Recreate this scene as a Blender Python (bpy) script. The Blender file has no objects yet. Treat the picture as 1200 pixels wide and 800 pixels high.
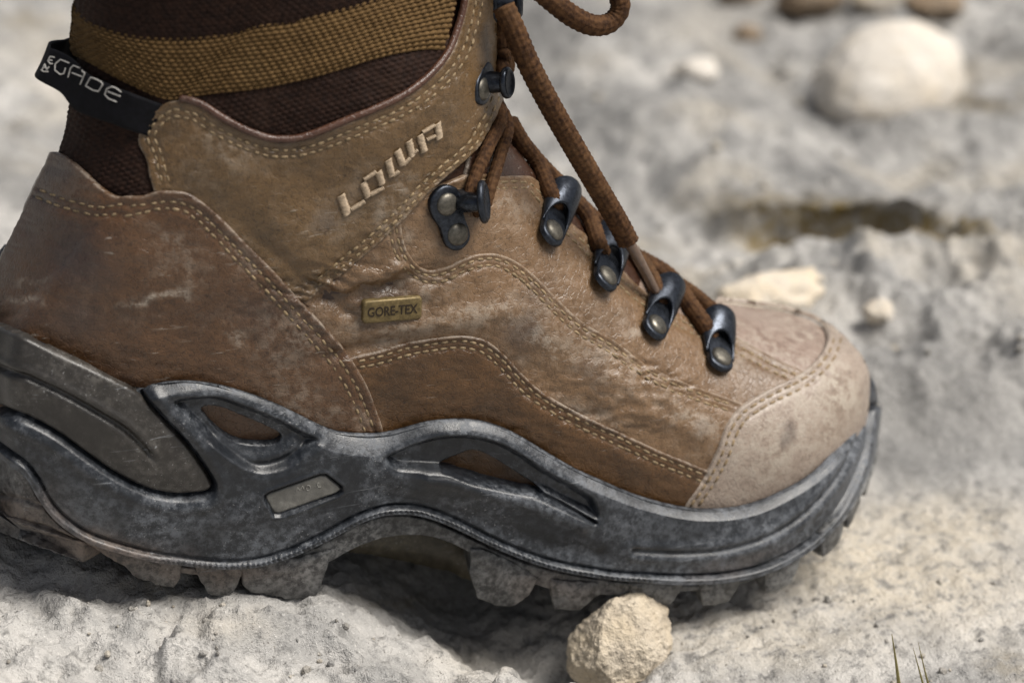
import bpy, math, random
import numpy as np
from mathutils import Vector, Matrix
from mathutils.bvhtree import BVHTree
from mathutils.geometry import delaunay_2d_cdt

random.seed(7); RNG = np.random.default_rng(7)
scene = bpy.context.scene
COL = scene.collection

# ------------------------------------------------------------------ camera
PITCH, YAW, DIST = math.radians(26), math.radians(15), 0.80
F = DIST / 0.265e-3                       # focal length in photo pixels (photo is 1200 wide)
TGT = np.array([0.187, -0.04, 0.09])
FW = np.array([math.sin(YAW)*math.cos(PITCH), math.cos(YAW)*math.cos(PITCH), -math.sin(PITCH)])
RT = np.array([math.cos(YAW), -math.sin(YAW), 0.0])
UP = np.cross(RT, FW)
CAM = TGT - DIST*FW
cd = bpy.data.cameras.new('camera'); cam = bpy.data.objects.new('camera', cd); COL.objects.link(cam)
scene.cycles.max_bounces = 5; scene.cycles.diffuse_bounces = 3; scene.cycles.glossy_bounces = 2; scene.cycles.transmission_bounces = 1; scene.cycles.caustics_reflective = False; scene.cycles.caustics_refractive = False
cam.matrix_world = Matrix(((RT[0], UP[0], -FW[0], CAM[0]), (RT[1], UP[1], -FW[1], CAM[1]), (RT[2], UP[2], -FW[2], CAM[2]), (0, 0, 0, 1)))
cd.sensor_width = 36; cd.lens = 36*F/1200; cd.clip_start = 0.02; cd.clip_end = 200
cd.dof.use_dof = True; cd.dof.focus_distance = 0.790; cd.dof.aperture_fstop = 7.5
scene.camera = cam

# ------------------------------------------------------------------ sky, sun, exposure
SUN_AZ, SUN_EL = math.radians(118), math.radians(60)      # azimuth measured from +Y towards +X
w = bpy.data.worlds.new('World'); scene.world = w; w.use_nodes = True
nt = w.node_tree; bg = nt.nodes['Background']
sky = nt.nodes.new('ShaderNodeTexSky'); sky.sky_type = 'NISHITA'; sky.sun_disc = False
sky.sun_elevation = SUN_EL; sky.sun_rotation = SUN_AZ; sky.air_density = 1.0; sky.dust_density = 4.0; sky.ozone_density = 0.6
hs = nt.nodes.new('ShaderNodeHueSaturation'); hs.inputs['Saturation'].default_value = 0.45      # thin cloud: a greyer sky
nt.links.new(sky.outputs[0], hs.inputs['Color']); nt.links.new(hs.outputs[0], bg.inputs[0]); bg.inputs[1].default_value = 0.05
sd = bpy.data.lights.new('sun', 'SUN'); sd.energy = 2.8; sd.angle = math.radians(32); sd.color = (1.0, 0.955, 0.89)
sun = bpy.data.objects.new('sun', sd); COL.objects.link(sun)
SDIR = Vector((math.sin(SUN_AZ)*math.cos(SUN_EL), math.cos(SUN_AZ)*math.cos(SUN_EL), math.sin(SUN_EL)))
sun.rotation_euler = SDIR.to_track_quat('Z', 'Y').to_euler(); sun.location = (0.5, 0.5, 1.5)
scene.view_settings.view_transform = 'Standard'; scene.view_settings.look = 'None'
scene.view_settings.exposure = 0.62; scene.view_settings.gamma = 1.0; scene.view_settings.use_curve_mapping = False

# ------------------------------------------------------------------ maths helpers
def unproj(px, py, Y):
    d = FW + RT*((px-600)/F) - UP*((py-400)/F)
    return CAM + d*((Y-CAM[1])/d[1])
def proj(P):
    q = np.asarray(P)-CAM; z = q@FW
    return np.stack([600+F*(q@RT)/z, 400-F*(q@UP)/z], -1)
def ray(px, py):
    d = FW + RT*((px-600)/F) - UP*((py-400)/F); return d/np.linalg.norm(d)
def nrm(v): return v/np.maximum(np.linalg.norm(v, axis=-1, keepdims=True), 1e-12)
def sstep(a, b, x):
    t = np.clip((x-a)/(b-a), 0, 1); return t*t*(3-2*t)
def catmull(P, n, closed=False):
    """n samples along a Catmull-Rom curve through P, spaced evenly by chord length"""
    P = np.asarray(P, float)
    Q = np.vstack([P[-1:], P, P[:2]]) if closed else np.vstack([2*P[0]-P[1], P, 2*P[-1]-P[-2]])
    seg = len(P) if closed else len(P)-1
    out = []
    for i in range(seg):
        p0, p1, p2, p3 = Q[i], Q[i+1], Q[i+2], Q[i+3]
        t = np.linspace(0, 1, 16, endpoint=False)[:, None]
        out.append(0.5*((2*p1)+(-p0+p2)*t+(2*p0-5*p1+4*p2-p3)*t**2+(-p0+3*p1-3*p2+p3)*t**3))
    out.append(P[:1] if closed else P[-1:])
    D = np.vstack(out); s = np.r_[0, np.cumsum(np.linalg.norm(np.diff(D, axis=0), axis=1))]
    q = np.linspace(0, s[-1], n)
    return np.stack([np.interp(q, s, D[:, k]) for k in range(D.shape[1])], -1)
def plen(P): return float(np.linalg.norm(np.diff(np.asarray(P, float), axis=0), axis=1).sum())
def cr(P, step=2.0): return catmull(P, max(3, int(plen(P)/step)))
def seg_dist(X, P, closed=False, maxd=None):
    """distance of 2-D points X to polyline P and the arc length of the nearest point"""
    X = np.asarray(X, float); P = np.asarray(P, float)
    A, B = (P, np.roll(P, -1, 0)) if closed else (P[:-1], P[1:])
    L = np.hypot(*(B-A).T); S = np.r_[0, np.cumsum(L)]
    out = np.full(len(X), 1e9 if maxd is None else 1e4); oarc = np.zeros(len(X))
    if maxd is not None:
        lo, hi = P.min(0)-maxd, P.max(0)+maxd; idx = np.nonzero((X[:, 0] > lo[0]) & (X[:, 0] < hi[0]) & (X[:, 1] > lo[1]) & (X[:, 1] < hi[1]))[0]
    else: idx = np.arange(len(X))
    for c in range(0, len(idx), 12000):
        q = idx[c:c+12000]; x = X[q, 0].copy(); y = X[q, 1].copy(); best = np.full(len(q), 1e12); ar = np.zeros(len(q))
        for k in range(len(A)):
            l = L[k]
            if l < 1e-9: continue
            ex, ey = (B[k]-A[k])/l; dx = x-A[k, 0]; dy = y-A[k, 1]; t = np.clip(dx*ex+dy*ey, 0, l); dx -= t*ex; dy -= t*ey; d2 = dx*dx+dy*dy
            m = d2 < best; best = np.where(m, d2, best); ar = np.where(m, S[k]+t, ar)
        out[q] = np.sqrt(best); oarc[q] = ar
    return out, oarc
def inside(X, P):
    X = np.asarray(X, float); P = np.asarray(P, float); r = np.zeros(len(X), bool)
    x, y = X[:, 0], X[:, 1]
    for a, b in zip(P, np.roll(P, -1, 0)):
        if a[1] == b[1]: continue
        c = ((a[1] > y) != (b[1] > y)) & (x < (b[0]-a[0])*(y-a[1])/(b[1]-a[1])+a[0]); r ^= c
    return r
def sdist(X, P):
    d, _ = seg_dist(X, P, True); return np.where(inside(X, P), -d, d)
def offset(P, d):
    """offset an open px polyline to its left-hand side as seen on screen (y down) by d"""
    P = np.asarray(P, float); T = nrm(np.gradient(P, axis=0)); return P+np.stack([T[:, 1], -T[:, 0]], -1)*d
_perm = np.random.default_rng(3).permutation(4096)
_grad = nrm(np.random.default_rng(4).normal(size=(4096, 3)))
def perlin(P):
    P = np.asarray(P, float); I = np.floor(P).astype(np.int64); f = P-I; u = f*f*f*(f*(f*6-15)+10)
    def g(dx, dy, dz):
        h = _perm[(_perm[(_perm[(I[:, 0]+dx) & 4095]+I[:, 1]+dy) & 4095]+I[:, 2]+dz) & 4095]
        gr = _grad[h]; return (f[:, 0]-dx)*gr[:, 0]+(f[:, 1]-dy)*gr[:, 1]+(f[:, 2]-dz)*gr[:, 2]
    a = [g(x, y, z) for z in (0, 1) for y in (0, 1) for x in (0, 1)]
    l = lambda p, q, t: p+(q-p)*t
    return l(l(l(a[0], a[1], u[:, 0]), l(a[2], a[3], u[:, 0]), u[:, 1]), l(l(a[4], a[5], u[:, 0]), l(a[6], a[7], u[:, 0]), u[:, 1]), u[:, 2])*1.6
def fbm(P, sc, octv=4, gain=0.5, ridge=False):
    P = np.asarray(P, float)*sc; r = np.zeros(len(P)); a = 1.0
    for k in range(octv):
        n = perlin(P+17.3*k); r += a*((1-2*np.abs(n)) if ridge else n); P = P*2.03; a *= gain
    return r
def worley(P, sc, seed=1):
    """2-D cellular noise: F1, F2 and a random plane height in the nearest cell"""
    P = np.asarray(P, float)*sc; I = np.floor(P).astype(np.int64)
    f1 = np.full(len(P), 9.); f2 = np.full(len(P), 9.); pl = np.zeros(len(P)); idn = np.zeros(len(P))
    for dx in (-1, 0, 1):
        for dy in (-1, 0, 1):
            h = _perm[(_perm[(I[:, 0]+dx+seed*77) & 4095]+I[:, 1]+dy) & 4095]
            c = np.stack([I[:, 0]+dx+0.5+_grad[h, 0]*0.5, I[:, 1]+dy+0.5+_grad[h, 1]*0.5], -1)
            v = P-c; d = np.linalg.norm(v, axis=1); m = d < f1
            f2 = np.where(m, f1, np.minimum(f2, d)); f1 = np.where(m, d, f1)
            pl = np.where(m, (v*_grad[(h+5) & 4095, :2]).sum(1)*1.4+_grad[(h+9) & 4095, 2]*0.5, pl); idn = np.where(m, h/4096., idn)
    return f1, f2, pl, idn

# ------------------------------------------------------------------ object helpers
def obj(name, V, Fc, mat, parent=None, uv=None, attrs=None, smooth=True, kind=None, label=None):
    V = np.asarray(V, float)
    if parent is not None: V = V-np.array(base_of(parent))
    me = bpy.data.meshes.new(name); me.from_pydata(V.tolist(), [], [tuple(map(int, f)) for f in Fc]); me.update()
    if smooth: me.polygons.foreach_set('use_smooth', np.ones(len(me.polygons), bool))
    if uv is not None:
        ul = me.uv_layers.new(name='UVMap'); li = np.empty(len(me.loops), np.int64); me.loops.foreach_get('vertex_index', li)
        ul.data.foreach_set('uv', np.asarray(uv, np.float32)[li].ravel())
    for k, v in (attrs or {}).items():
        me.attributes.new(k, 'FLOAT', 'POINT').data.foreach_set('value', np.asarray(v, np.float32))
    me.materials.append(mat)
    o = bpy.data.objects.new(name, me); COL.objects.link(o)
    if parent is not None: o.parent = parent
    if kind: o['kind'] = kind
    if label: o['label'] = label
    return o
_bases = {}
def base_of(o): return _bases.get(o.name, (0, 0, 0)) if o.name in _bases else base_of(o.parent) if o.parent else tuple(o.location)
def empty(name, loc, label, cat, group=None):
    o = bpy.data.objects.new(name, None); COL.objects.link(o); o.location = loc; o.empty_display_size = 0.02
    o['label'] = label; o['category'] = cat
    if group: o['group'] = group
    _bases[o.name] = tuple(loc); return o
def grid_faces(nr, nc, wrap=False, flip=False):
    i = np.arange(nr-1)[:, None]; j = np.arange(nc if wrap else nc-1)[None]
    a = i*nc+j; b = i*nc+(j+1) % nc; c = (i+1)*nc+(j+1) % nc; d = (i+1)*nc+j
    f = np.stack([a, b, c, d], -1).reshape(-1, 4); return f[:, ::-1] if flip else f
def merge(parts):
    V, Fs, n = [], [], 0
    for v, f in parts:
        V.append(np.asarray(v)); Fs += [tuple(int(x)+n for x in q) for q in f]; n += len(v)
    return np.vstack(V), Fs
def frames(P):
    T = nrm(np.gradient(P, axis=0)); N = np.zeros_like(P); h = np.array([0, 0, 1.]) if abs(T[0, 2]) < .9 else np.array([1., 0, 0])
    n = nrm(np.cross(T[0], np.cross(h, T[0])))
    for i in range(len(P)):
        n = nrm(n-T[i]*(n@T[i])); N[i] = n
    return T, N, np.cross(T, N)
def tube(P, R, ns=14, cap=True, flat=1.0, braid=None):
    P = np.asarray(P, float); n = len(P); R = np.broadcast_to(np.asarray(R, float), (n,))
    T, N, B = frames(P); th = np.linspace(0, 2*np.pi, ns, endpoint=False); s = np.r_[0, np.cumsum(np.linalg.norm(np.diff(P, axis=0), axis=1))]
    rr = R[:, None]*np.ones(ns)[None]
    if braid:
        a = braid*th[None]; b = 2*np.pi*s[:, None]/0.0042
        rr = rr*(1+0.085*np.sin(a+b)*np.sin(a-b))
    V = P[:, None]+rr[..., None]*(np.cos(th)[None, :, None]*N[:, None]+flat*np.sin(th)[None, :, None]*B[:, None])
    uv = np.stack([np.broadcast_to(s[:, None]*100, (n, ns)), np.broadcast_to(th[None]/(2*np.pi), (n, ns))], -1).reshape(-1, 2)
    Fs = [tuple(f) for f in grid_faces(n, ns, True)]
    V = V.reshape(-1, 3)
    if cap: Fs += [tuple(range(ns))[::-1], tuple((n-1)*ns+k for k in range(ns))]
    return V, Fs, uv

# ------------------------------------------------------------------ materials
class NT:
    def __init__(s, name):
        s.m = bpy.data.materials.new(name); s.m.use_nodes = True; s.t = s.m.node_tree; s.b = s.t.nodes['Principled BSDF']
        s.co = s.n('ShaderNodeTexCoord').outputs['Object']
    def n(s, typ, **k):
        x = s.t.nodes.new(typ)
        for a, v in k.items(): setattr(x, a, v)
        return x
    def put(s, node, i, v):
        if hasattr(v, 'node') or isinstance(v, bpy.types.NodeSocket): s.t.links.new(v, node.inputs[i])
        elif v is not None:
            d = node.inputs[i]; d.default_value = (*v, 1) if isinstance(v, tuple) and len(v) == 3 and d.type == 'RGBA' else v
    def noise(s, sc, det=4, rough=0.55, dist=0.0, co=None):
        x = s.n('ShaderNodeTexNoise'); s.put(x, 'Vector', co or s.co); s.put(x, 'Scale', float(sc)); s.put(x, 'Detail', float(det)); s.put(x, 'Roughness', rough); s.put(x, 'Distortion', dist); return x.outputs[0]
    def voro(s, sc, feat='F1', co=None):
        x = s.n('ShaderNodeTexVoronoi', feature=feat); s.put(x, 'Vector', co or s.co); s.put(x, 'Scale', float(sc)); return x.outputs[0]
    def ramp(s, v, a, b, lo=0.0, hi=1.0):
        x = s.n('ShaderNodeMapRange', interpolation_type='SMOOTHSTEP'); s.put(x, 0, v); s.put(x, 1, a); s.put(x, 2, b); s.put(x, 3, lo); s.put(x, 4, hi); return x.outputs[0]
    def mix(s, f, a, b, mode='MIX'):
        x = s.n('ShaderNodeMix', data_type='RGBA', blend_type=mode); s.put(x, 0, f); s.put(x, 6, a); s.put(x, 7, b); return x.outputs[2]
    def math(s, op, a, b=None, clamp=False):
        x = s.n('ShaderNodeMath', operation=op, use_clamp=clamp); s.put(x, 0, a); s.put(x, 1, b); return x.outputs[0]
    def attr(s, name): return s.n('ShaderNodeAttribute', attribute_name=name).outputs['Fac']
    def bump(s, h, dist, strength=1.0, prev=None):
        x = s.n('ShaderNodeBump'); s.put(x, 'Height', h); s.put(x, 'Distance', dist); s.put(x, 'Strength', strength)
        if prev is not None: s.put(x, 'Normal', prev)
        return x.outputs[0]
    def done(s, col, rough=0.6, spec=0.4, normal=None, metal=0.0):
        s.put(s.b, 'Base Color', col); s.put(s.b, 'Roughness', rough); s.put(s.b, 'Specular IOR Level', spec); s.put(s.b, 'Metallic', metal)
        if normal is not None: s.put(s.b, 'Normal', normal)
        return s.m

def streaks(m, sc, rot, a, b, st=(.22, 1, 1.8)):
    mp = m.n('ShaderNodeMapping'); m.put(mp, 'Vector', m.co); mp.inputs['Scale'].default_value = st; mp.inputs['Rotation'].default_value = (0, rot, 0)
    return m.ramp(m.noise(sc, 3, .7, .3, co=mp.outputs[0]), a, b)
def leather(name, dark, mid, light, dust=0.35, crackle=0.5):
    m = NT(name)
    n1 = m.noise(42, 4, 0.62); n2 = m.noise(240, 5, 0.74); n3 = m.noise(1100, 2, 0.7)
    c = m.mix(m.ramp(n1, .30, .62, .15, 1.0), dark, mid)
    c = m.mix(m.ramp(n2, .50, .74, 0, .36), c, light)
    c = m.mix(m.ramp(n2, .47, .33, 0, .38), c, tuple(x*.55 for x in dark))
    c = m.mix(m.ramp(n3, .46, .34, 0, .5), c, tuple(x*.4 for x in dark))
    a = m.math('ADD', m.attr('dust'), m.ramp(n1, .52, .30, 0, dust))
    gr = m.math('MULTIPLY', a, m.ramp(n2, .42, .58, .12, 1.0), True)
    c = m.mix(gr, c, (0.44, 0.385, 0.315))
    fl = m.math('MAXIMUM', streaks(m, 380, .62, .64, .72), streaks(m, 330, -.5, .66, .74))
    c = m.mix(m.math('MULTIPLY', fl, m.ramp(n1, .42, .62, .05, .5)), c, (0.46, 0.41, 0.345))
    c = m.mix(m.attr('stain'), c, (0.040, 0.032, 0.032))
    h = m.math('ADD', m.math('MULTIPLY', n2, .00042), m.math('MULTIPLY', n3, .00013))
    h = m.math('ADD', h, m.math('MULTIPLY', m.ramp(m.voro(430, 'DISTANCE_TO_EDGE'), 0, .08), .00008*crackle*2))
    r = m.ramp(n2, .3, .7, .26, .44)
    return m.done(c, m.math('ADD', r, m.math('MULTIPLY', gr, .35)), .6, m.bump(h, 1.0, .75))
def rubber(name, base, dusty, amt=.5, warm=None):
    m = NT(name)
    n1 = m.noise(45, 4, .65); n2 = m.noise(360, 5, .80); n3 = m.noise(1300, 2, .7)
    c = m.mix(m.ramp(n1, .3, .7), base, tuple(x*1.7 for x in base))
    d = m.math('MULTIPLY', m.ramp(n1, .38, .68, .12, 1.0), m.ramp(n2, .42, .64, 0, amt))
    d = m.math('ADD', d, m.math('MULTIPLY', m.attr('dust'), m.ramp(n2, .34, .60, .12, .95)), True)
    c = m.mix(d, c, dusty)
    if warm: c = m.mix(m.math('MULTIPLY', m.attr('warm'), m.ramp(n2, .35, .6, .2, .8)), c, warm)
    sc_ = m.math('MAXIMUM', streaks(m, 300, .35, .67, .71, (.10, 1, 2.2)), streaks(m, 260, -.9, .68, .72, (.10, 1, 2.2)))
    c = m.mix(m.math('MULTIPLY', sc_, m.ramp(n1, .40, .60, .08, .55)), c, (.24, .25, .265))
    sp = m.math('MULTIPLY', m.ramp(n3, .64, .72), m.ramp(n1, .42, .6, .05, .55))
    c = m.mix(sp, c, (0.42, 0.42, 0.42))
    h = m.math('ADD', m.math('MULTIPLY', n2, .0009), m.math('MULTIPLY', n3, .0004))
    return m.done(c, m.ramp(d, 0, 1, .33, .75), .55, m.bump(h, 1.0, .20))
def rock_mat(name, pale, grey, warm, pit=.5, speck=.65):
    m = NT(name)
    n1 = m.noise(32, 5, .65, .3); n2 = m.noise(170, 5, .72); n3 = m.noise(900, 2, .7)
    c = m.mix(m.ramp(n1, .34, .64), grey, pale)
    c = m.mix(m.math('MULTIPLY', m.attr('warm'), m.ramp(n2, .3, .6, .45, 1.0)), c, warm)
    c = m.mix(m.math('MULTIPLY', m.attr('grey'), m.ramp(n2, .28, .62, .3, .95)), c, tuple(x*.62 for x in grey))
    c = m.mix(m.ramp(n2, .50, .32, 0, speck), c, tuple(x*.34 for x in grey))
    c = m.mix(m.ramp(n3, .37, .29, 0, speck), c, (.06, .05, .042))
    c = m.mix(m.ramp(n3, .6, .72, 0, .6), c, tuple(min(.86, x*1.35) for x in pale))
    c = m.mix(m.math('MULTIPLY', m.attr('moss_shade'), m.ramp(n2, .35, .55, .1, 1)), c, (.150, .105, .030))
    h = m.math('ADD', m.math('MULTIPLY', n1, .0030), m.math('ADD', m.math('MULTIPLY', n2, .0038), m.math('MULTIPLY', n3, .0014)))
    return m.done(c, .85, .2, m.bump(h, 1.0, .7))
def fabric(name, col, dark, light, sheen=.3):
    m = NT(name); n = m.noise(500, 3, .7); n1 = m.noise(60, 3)
    c = m.mix(m.ramp(n, .3, .7), dark, col); c = m.mix(m.ramp(n1, .5, .8, 0, .35), c, light)
    b = m.bump(m.noise(2600, 2), .0002, .6)
    m.put(m.b, 'Sheen Weight', sheen); m.put(m.b, 'Sheen Roughness', .5); m.put(m.b, 'Sheen Tint', (*light, 1))
    return m.done(c, .8, .2, b)
def plain(name, col, rough=.5, metal=0.0, spec=.5, var=.3, bump=.0002, sc=600):
    m = NT(name); n = m.noise(sc, 4, .7); n1 = m.noise(sc*.15, 3, .6)
    c = m.mix(m.ramp(n, .3, .75), tuple(x*(1-var) for x in col), tuple(min(1, x*(1+var)) for x in col))
    return m.done(c, m.ramp(n1, .3, .7, max(.05, rough-.1), rough+.12), spec, m.bump(n, bump, .4), metal)

M = {}
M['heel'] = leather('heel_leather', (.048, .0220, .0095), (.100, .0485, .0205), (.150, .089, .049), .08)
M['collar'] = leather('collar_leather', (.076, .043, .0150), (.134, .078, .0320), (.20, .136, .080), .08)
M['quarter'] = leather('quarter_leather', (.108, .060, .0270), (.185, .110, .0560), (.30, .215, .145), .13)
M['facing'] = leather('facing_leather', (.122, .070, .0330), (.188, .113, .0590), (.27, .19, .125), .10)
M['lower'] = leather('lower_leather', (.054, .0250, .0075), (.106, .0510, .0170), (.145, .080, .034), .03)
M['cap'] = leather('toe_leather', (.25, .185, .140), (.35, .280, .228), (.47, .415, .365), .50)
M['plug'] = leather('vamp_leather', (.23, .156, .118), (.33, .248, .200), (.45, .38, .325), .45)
M['inner'] = leather('dark_leather', (.034, .014, .008), (.055, .024, .013), (.075, .04, .025), .03)
M['rubber'] = rubber('midsole_rubber', (.0092, .0110, .0142), (.165, .178, .198), .50, (.20, .145, .108))
M['outsole'] = rubber('outsole_rubber', (.014, .0145, .0158), (.205, .205, .20), .85, (.26, .185, .135))
M['stab'] = rubber('stabilizer_rubber', (.022, .0195, .0170), (.135, .125, .112), .45)
M['badge'] = rubber('badge_rubber', (.10, .097, .088), (.27, .262, .235), .8)
M['shank'] = rubber('shank_rubber', (.035, .030, .020), (.15, .13, .09), .6)
M['tan'] = fabric('tan_webbing', (.142, .084, .032), (.088, .050, .018), (.205, .130, .056))
M['mesh'] = fabric('dark_mesh', (.026, .0115, .007), (.012, .0055, .0038), (.05, .027, .017), .10)
M['lining'] = fabric('lining_mesh', (.020, .010, .008), (.010, .005, .004), (.03, .02, .015), .1)
M['piping'] = leather('piping_leather', (.050, .018, .010), (.085, .036, .020), (.14, .075, .05), .05)
M['lace'] = fabric('lace_cord', (.100, .048, .0195), (.026, .011, .005), (.18, .10, .046), .10)
M['thread'] = plain('thread', (.25, .182, .105), .6, 0, .3, .45, .0002, 900)
M['threaddark'] = plain('thread_dull', (.25, .165, .085), .7, 0, .3, .45, .0002, 900)
M['embro'] = plain('embroidery_thread', (.42, .325, .225), .5, 0, .4, .25, .0002, 1500)
M['gun'] = plain('gunmetal', (.042, .048, .060), .33, .85, .5, .4, .0001, 900)
M['rivet'] = plain('rivet_metal', (.13, .12, .10), .42, .75, .5, .35, .00015, 700)
M['brass'] = plain('plaque_metal', (.17, .125, .055), .5, .35, .4, .35, .0002, 700)
M['print'] = plain('plaque_print', (.030, .020, .012), .6, 0, .3, .2)
M['tab'] = fabric('black_ribbon', (.0050, .0050, .0075), (.0025, .0025, .0035), (.012, .012, .016), .04)
M['white'] = plain('ribbon_thread', (.50, .48, .45), .7, 0, .3, .25, .0002, 1200)
M['aglet'] = plain('aglet_plastic', (.13, .085, .06), .2, 0, .6, .2)
M['rock'] = rock_mat('limestone', (.53, .512, .485), (.31, .304, .294), (.60, .53, .42))
M['pebble'] = rock_mat('pebble_stone', (.62, .55, .45), (.48, .41, .32), (.58, .48, .33), .7, .5)
M['boulder'] = rock_mat('pale_stone', (.78, .73, .66), (.66, .61, .54), (.74, .62, .45), .3, .12)
M['brownstone'] = rock_mat('brown_stone', (.30, .24, .18), (.22, .17, .12), (.35, .25, .16), .3, .3)
M['grass'] = plain('dry_grass', (.22, .19, .07), .7, 0, .3, .3)

# ------------------------------------------------------------------ the boot's base form (a last), lofted from sections
BOOT = empty('hiking_boot', (0.17, 0.0, 0.0), 'worn brown leather hiking boot with black rubber sole standing on pale rock', 'boot')
SEC = [
 [(1006, 450, 0), (1006, 449, 0), (1006, 448, 0), (1006, 447, 0), (1006, 446, 0)],
 [(1008, 490, -.014), (1010, 462, -.0145), (1009, 438, -.012), (1003, 423, -.006), (996, 415, 0)],
 [(985, 545, -.026), (992, 500, -.0265), (995, 455, -.024), (988, 418, -.0145), (972, 398, 0)],
 [(945, 595, -.035), (955, 545, -.0365), (960, 485, -.034), (948, 428, -.0225), (925, 384, 0)],
 [(890, 630, -.041), (898, 580, -.0425), (903, 510, -.040), (890, 440, -.0285), (862, 374, 0)],
 [(810, 645, -.043), (815, 590, -.0445), (818, 505, -.042), (806, 420, -.029), (775, 334, 0)],
 [(720, 625, -.043), (722, 560, -.0435), (722, 450, -.040), (712, 350, -.027), (690, 262, 0)],
 [(620, 610, -.040), (620, 530, -.0405), (622, 400, -.037), (622, 280, -.025), (628, 200, 0)],
 [(500, 600, -.0355), (490, 520, -.0365), (500, 380, -.036), (545, 250, -.031), (585, 182, -.016), (598, 158, 0)],
 [(380, 600, -.035), (360, 500, -.038), (370, 340, -.0375), (450, 210, -.036), (540, 145, -.027), (583, 100, 0)],
 [(240, 570, -.034), (225, 470, -.0375), (265, 345, -.0372), (365, 215, -.0366), (500, 105, -.032), (582, 55, 0)],
 [(90, 550, -.031), (110, 450, -.0345), (170, 330, -.0350), (290, 190, -.0352), (450, 62, -.0338), (586, 12, 0)],
 [(-27, 490, -.020), (2, 430, -.0265), (60, 360, -.0305), (190, 215, -.0328), (410, 25, -.0345), (589, -15, 0)],
 [(-24, 400, 0), (-9, 408, -.0105), (22, 395, -.0195), (100, 300, -.0275), (220, 150, -.031), (400, -15, -.0345), (592, -50, 0)],
 [(21, 285, 0), (36, 296, -.0105), (68, 290, -.0195), (140, 215, -.0265), (250, 90, -.031), (420, -45, -.0345), (594, -80, 0)],
 [(72, 185, 0), (86, 196, -.0105), (116, 192, -.0195), (180, 140, -.0265), (280, 40, -.031), (430, -70, -.0345), (596, -105, 0)],
 [(86, 110, 0), (100, 121, -.0105), (132, 117, -.0195), (200, 75, -.0275), (300, -10, -.0325), (440, -95, -.035), (600, -130, 0)],
 [(97, 40, 0), (111, 51, -.0105), (143, 48, -.0200), (215, 10, -.0285), (310, -60, -.0335), (450, -140, -.035), (602, -180, 0)],
 [(99, -30, 0), (113, -19, -.0105), (145, -22, -.0200), (217, -60, -.0285), (312, -120, -.0335), (450, -190, -.035), (602, -215, 0)],
]
NV = 60
rows = []
for s in SEC:
    P = np.array([unproj(*p) for p in s]); Mi = P[::-1]*[1, -1, 1]
    full = np.vstack([P, Mi[1:]]) if abs(P[-1, 1]) < 1e-9 else np.vstack([P, Mi])
    rows.append(catmull(full, 2*NV-1))
rows = np.array(rows)                                     # sections x (2NV-1) x 3
NU = 200
U = np.linspace(0, len(SEC)-1, NU)
Q = np.concatenate([2*rows[:1]-rows[1:2], rows, 2*rows[-1:]-rows[-2:-1]])
body = np.zeros((NU, 2*NV-1, 3))
for k, u in enumerate(U):
    i = min(int(u), len(SEC)-2); t = u-i; p0, p1, p2, p3 = Q[i:i+4]
    body[k] = 0.5*((2*p1)+(-p0+p2)*t+(2*p0-5*p1+4*p2-p3)*t**2+(-p0+3*p1-3*p2+p3)*t**3)
for _ in range(30):                                       # relax small ripples between the sections
    b = body.copy(); b[1:-1] += .25*(body[2:]-2*body[1:-1]+body[:-2]); b[:, 1:-1] += .15*(b[:, 2:]-2*b[:, 1:-1]+b[:, :-2]); body = b
nc = 2*NV-1
BV = body.reshape(-1, 3); BF = grid_faces(NU, nc)
du = np.gradient(body, axis=0); dv = np.gradient(body, axis=1); BN = nrm(np.cross(dv, du)).reshape(-1, 3)
mid = len(BN)//2
if BN[70*nc+12, 1] > 0: BN = -BN; BF = BF[:, ::-1]
BT = np.vstack([BF[:, [0, 1, 2]], BF[:, [0, 2, 3]]])
class Base:
    """a base surface that photo pixels can be laid out on: hit(px) -> point, normal"""
    def __init__(s, V, T, N, yfall=-.012):
        s.V, s.T, s.N, s.yf = V, T, N, yfall
        s.bvh = BVHTree.FromPolygons([tuple(v) for v in V.tolist()], [tuple(t) for t in T.tolist()], all_triangles=True)
    def hit(s, X):
        X = np.atleast_2d(np.asarray(X, float)); P = np.zeros((len(X), 3)); idx = np.zeros(len(X), int); o = Vector(CAM)
        for k, (a, b) in enumerate(X):
            h = s.bvh.ray_cast(o, Vector(ray(a, b)))
            if h[0] is None:                                  # past the outline: the nearest point of the surface to this ray
                best = None
                for yy in np.linspace(-.055, .06, 24):
                    g_ = s.bvh.find_nearest(Vector(unproj(a, b, yy)))
                    if best is None or g_[3] < best[3]: best = g_
                h = best
            P[k] = h[0]; idx[k] = h[2]
        t = s.T[idx]; A, B, C = s.V[t[:, 0]], s.V[t[:, 1]], s.V[t[:, 2]]
        ar = lambda a, b, c: np.linalg.norm(np.cross(b-a, c-a), axis=1)
        wa, wb, wc = ar(P, B, C), ar(A, P, C), ar(A, B, P)
        N = nrm(s.N[t[:, 0]]*wa[:, None]+s.N[t[:, 1]]*wb[:, None]+s.N[t[:, 2]]*wc[:, None])
        return P, N
LAST = Base(BV, BT, BN)

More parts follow.
